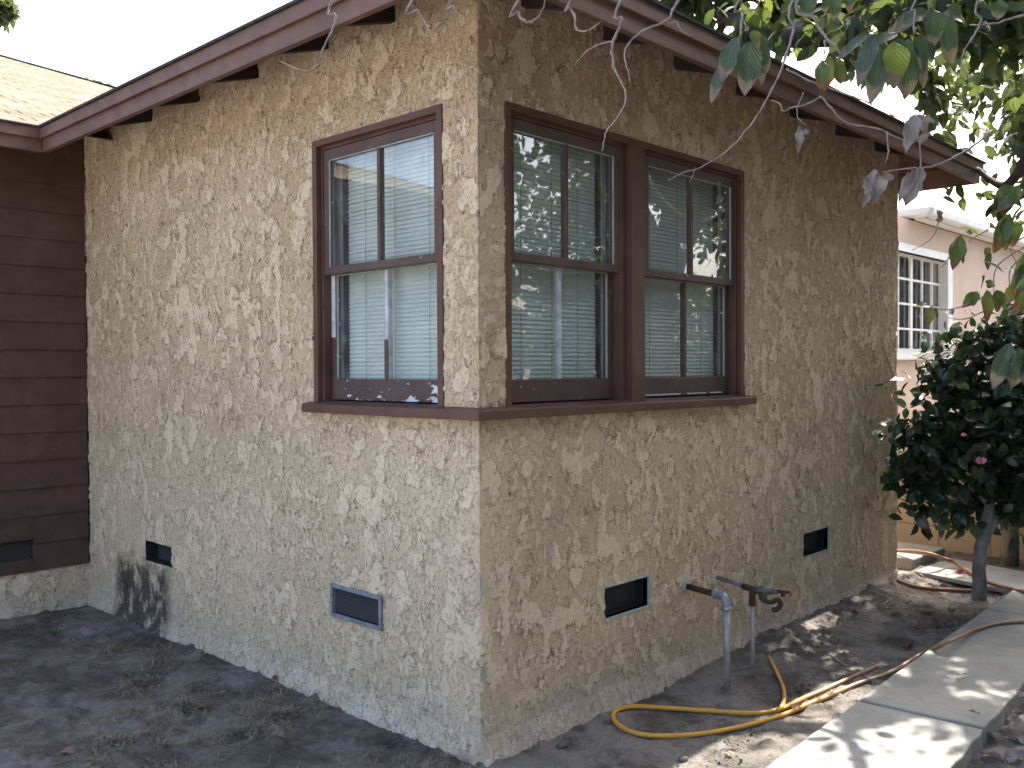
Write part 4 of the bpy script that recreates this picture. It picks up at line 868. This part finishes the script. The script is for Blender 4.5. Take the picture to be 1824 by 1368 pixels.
# ================================================================ LITTER, GRASS, CLODS
def scatter_grass(name, mat, N, fn, hmin, hmax, wd, lay=.8):
    pts = []
    while len(pts) < N:
        x = rng.uniform(-2.4, 2.0, 4000); y = rng.uniform(-2.2, 3.6, 4000); k = fn(x, y) > rng.random(4000)
        pts += list(zip(x[k], y[k]))
    pts = np.array(pts[:N]); z = ground_h(pts[:, 0], pts[:, 1])
    a = rng.uniform(0, 6.28, N); e = np.abs(rng.normal(0, 1, N))*(1-lay)+.12; d = np.stack([np.cos(a), np.sin(a), np.tan(np.clip(e, 0, 1.3))], 1)
    nrm = np.stack([rng.normal(0, .3, N), rng.normal(0, .3, N), np.ones(N)], 1)
    V_, F_, uv_, va_ = leaves(np.column_stack([pts, z+.001]), d, nrm, rng.uniform(hmin, hmax, N), rng.uniform(.6, 1.3, N)*wd, rng.random(N), rng.uniform(-.3, .6, N), 1, 3, 0)
    o = np_mesh(name, V_, F_, mat, None, False, uv_, va_); return o
def yard(x, y): 
    k = np.clip((fbm(x*1.9+4, y*1.9, 4)-.44)*6, 0, 1)*np.clip((fbm(x*9, y*9+3, 3)-.30)*3, 0, 1)
    inside = (x > -.01) & (y > -.03); right_ = (y < -.05) & (x > -.2)
    f = np.where(inside, 0, k); f = np.where(right_, np.where((y > -.62) & (x > .45), 0, f*.12), f)
    f = np.where((y < -.75) & (y > -1.46) & (x > -2.6), 0, f); return f*np.where(y > 2.6, .35, 1)
o = scatter_grass('dry_grass', 'grassdry', 24000, yard, .015, .06, .0028, .66); tagit(o, 'thin patchy dry straw coloured grass over the bare yard soil', 'grass', kind='stuff')
def litter(x, y): return np.where(((x > -.03) & (y > -.03)) | ((y < -.72) & (y > -1.47) & (x > -2.6)), 0, np.where((y < 0) & (x > .2), .10, .25+.75*np.clip((fbm(x*3+1, y*3, 4)-.42)*5, 0, 1)))
o = scatter_grass('straw_litter', 'grassdry', 9000, litter, .008, .035, .0022, .97); tagit(o, 'flat scraps of dry straw and litter strewn over the soil', 'litter', kind='stuff')
tuft = [tuple(gp(u, v)[:2]) for u, v in ((355, 1265), (335, 1258), (420, 1310), (95, 1125), (700, 1320), (440, 1305), (250, 1215))]
def tf(x, y): return sum(np.exp(-((x-a)**2+(y-b)**2)/.0022) for a, b in tuft)
o = scatter_grass('green_weeds', 'grassgreen', 900, tf, .01, .03, .004, .5); tagit(o, 'tiny dark green weeds in clumps on the yard soil', 'weeds', kind='stuff')
# straw and dead stalks
def leafitem(name, pts_, L, Wd, mat, label, cat, group, curl=.6):
    for (u, v) in pts_:
        p = gp(u, v, .006); a = random.uniform(0, 6.28)
        o = thing(name, label, cat, p, group)
        d = np.array([[math.cos(a), math.sin(a), random.uniform(.0, .2)]]); nr = np.array([[random.gauss(0, .35), random.gauss(0, .35), 1]])
        l = L*random.uniform(.75, 1.2)
        V_, F_, uv_, va_ = leaves(np.array([p])-d*l*.5+np.array([[0, 0, .008]]), d, nr, np.array([l]), np.array([Wd*random.uniform(.8, 1.1)]), np.array([random.random()]), np.array([random.uniform(-.2, curl)]), 4, 8, .5, .22)
        np_mesh('leaf_blade', V_, F_, mat, o, True, uv_, va_)
PG = 'pale dry leaves right of the path'; BG = 'brown dry leaves between wall and path'; YG = 'small brown leaves in the yard'
for u, v, lb in [(1762, 1310, 'pale dry leaf against the path edge, just below the joint'), (1782, 1284, 'pale dry leaf lying nearest the path joint on its right'), (1806, 1268, 'pale dry leaf at the far end of the heap right of the path'),
                 (1815, 1320, 'pale dry leaf at the right frame edge, middle of the heap'), (1770, 1348, 'pale dry leaf nearest the camera beside the path'), (1808, 1354, 'pale dry leaf in the bottom right corner of the picture'), (1825, 1240, 'pale dry leaf farthest along the right side of the path')]:
    leafitem('fallen_leaf', [(u, v)], .10, .055, 'leafdry', lb, 'leaf', PG)
for u, v, lb in [(1424, 1228, 'brown leaf just above the junction of the yellow hoses'), (1418, 1262, 'brown leaf just below the junction of the yellow hoses'), (1620, 1155, 'brown leaf touching the double hose by the path, left of a pair'), (1634, 1176, 'brown leaf between the double hose and the path edge'),
                 (1640, 1120, 'brown leaf left of a row of three above the hose bend'), (1666, 1114, 'brown leaf, middle of the row above the hose bend'), (1694, 1110, 'brown leaf, right of the row above the hose bend'), (1702, 1128, 'brown leaf where the hose climbs onto the path'),
                 (1575, 1140, 'brown leaf on bare shaded soil midway between tap and small tree'), (1650, 1092, 'brown leaf in the litter left of the small tree trunk'), (1520, 1092, 'brown leaf near the wall beneath the far vent'), (1696, 1088, 'brown leaf at the foot of the small tree')]:
    leafitem('fallen_leaf', [(u, v)], .085, .045, 'leafbrown', lb, 'leaf', BG)
for u, v, lb in [(355, 1262, 'rusty brown leaf in the yard grass near the wall foot'), (255, 1224, 'small brown leaf beside the tiny tan stone in the yard'), (490, 1212, 'small brown leaf close under the left wall'), (120, 1340, 'small brown leaf in the bottom left corner of the yard')]:
    leafitem('fallen_leaf', [(u, v)], .06, .03, 'leafbrown', lb, 'leaf', YG, .2)
leafitem('fallen_leaf', [(1735, 1272)], .05, .014, 'leafbrown', 'narrow dark leaf scrap on the path just beyond the joint', 'leaf', None, .1)
leafitem('fallen_leaf', [(1712, 1205)], .05, .014, 'leafbrown', 'narrow dark leaf scrap in the middle of the far path slab', 'leaf', None, .1)
def clod(u, v, r, label, mat='rock'):
    p = gp(u, v, r*.3); m = MB(); n = 10
    for i in range(n+1):
        th = math.pi*i/n
        for j in range(14):
            f_ = 2*math.pi*j/14; k = r*(1+.35*(vnoise(np.array([i*.9+u]), np.array([(j % 14)*.8]))[0]-.5))
            m.v.append((p[0]+k*1.5*math.sin(th)*math.cos(f_), p[1]+k*math.sin(th)*math.sin(f_), p[2]+k*.7*math.cos(th)))
    for i in range(n):
        for j in range(14): m.f.append((i*14+j, i*14+(j+1) % 14, (i+1)*14+(j+1) % 14, (i+1)*14+j))
    o = m.build('stone', mat, None, True); tagit(o, label, 'stone')
clod(1001, 1328, .020, 'reddish brown stone against the foot of the side wall near the corner')
clod(1083, 1287, .017, 'small brown clod beside the hose loop')
clod(1216, 1352, .018, 'brown stone at the edge of the sunlit soil')
clod(258, 1228, .010, 'tiny tan stone in the middle of the yard')
# dead sticks on the soil
def stick(pts_, r, label):
    P = smoothpath([gp(u, v, r*1.2) for u, v in pts_], 5); P = [p+Vector((0, 0, random.uniform(0, .008))) for p in P]
    o = MB().tube(P, r, 6).build('stick', 'twig', None, True); tagit(o, label, 'stick')
stick([(1760, 1190), (1750, 1093), (1790, 1060), (1815, 1046)][1:], .005, 'thin bare stick at the path edge by the fallen pink flower')
stick([(1300, 1195), (1335, 1188), (1362, 1180), (1372, 1166)], .0035, 'thin pale stick on the soil behind the riser pipes')
stick([(1560, 1082), (1578, 1074), (1588, 1068)], .004, 'short grey stick on the soil near the far wall end')
stick([(1480, 1168), (1500, 1182), (1512, 1190)], .006, 'stubby grey stick on the soil beside the hose')
stick([(1620, 1124), (1670, 1124), (1720, 1118)], .003, 'long thin stick lying above the double hose')
# gravel crumbs scattered over the soil
N = 7500; x = rng.uniform(-2., 4.6, N); y = np.where(rng.random(N) < .6, rng.uniform(-2.1, 3.3, N), -rng.random(N)*.75)
k = ~((x > -.02) & (y > -.04)) & ~((y < -.75) & (y > -1.5)); x, y = x[k], y[k]; N = len(x); z = ground_h(x, y); r = rng.gamma(1.6, .0019, N)+.0012
oc = np.array([(1, 0, 0), (0, 1, 0), (-1, 0, 0), (0, -1, 0), (0, 0, 1), (0, 0, -1)])
V_ = (np.column_stack([x, y, z])[:, None]+oc[None]*r[:, None, None]*rng.uniform(.6, 1.3, (N, 6, 1))).reshape(-1, 3)
tri = np.array([(0, 1, 4, 4), (1, 2, 4, 4), (2, 3, 4, 4), (3, 0, 4, 4), (0, 5, 1, 1), (1, 5, 2, 2)])
gm = MB(); gm.v = [tuple(p) for p in V_]; gm.f = [tuple(int(b*6+i) for i in tr) for b in range(N) for tr in ((0, 1, 4), (1, 2, 4), (2, 3, 4), (3, 0, 4))]
o = gm.build('soil_crumbs', 'soil'); tagit(o, 'loose soil crumbs and grit over the bare ground', 'grit', kind='stuff')
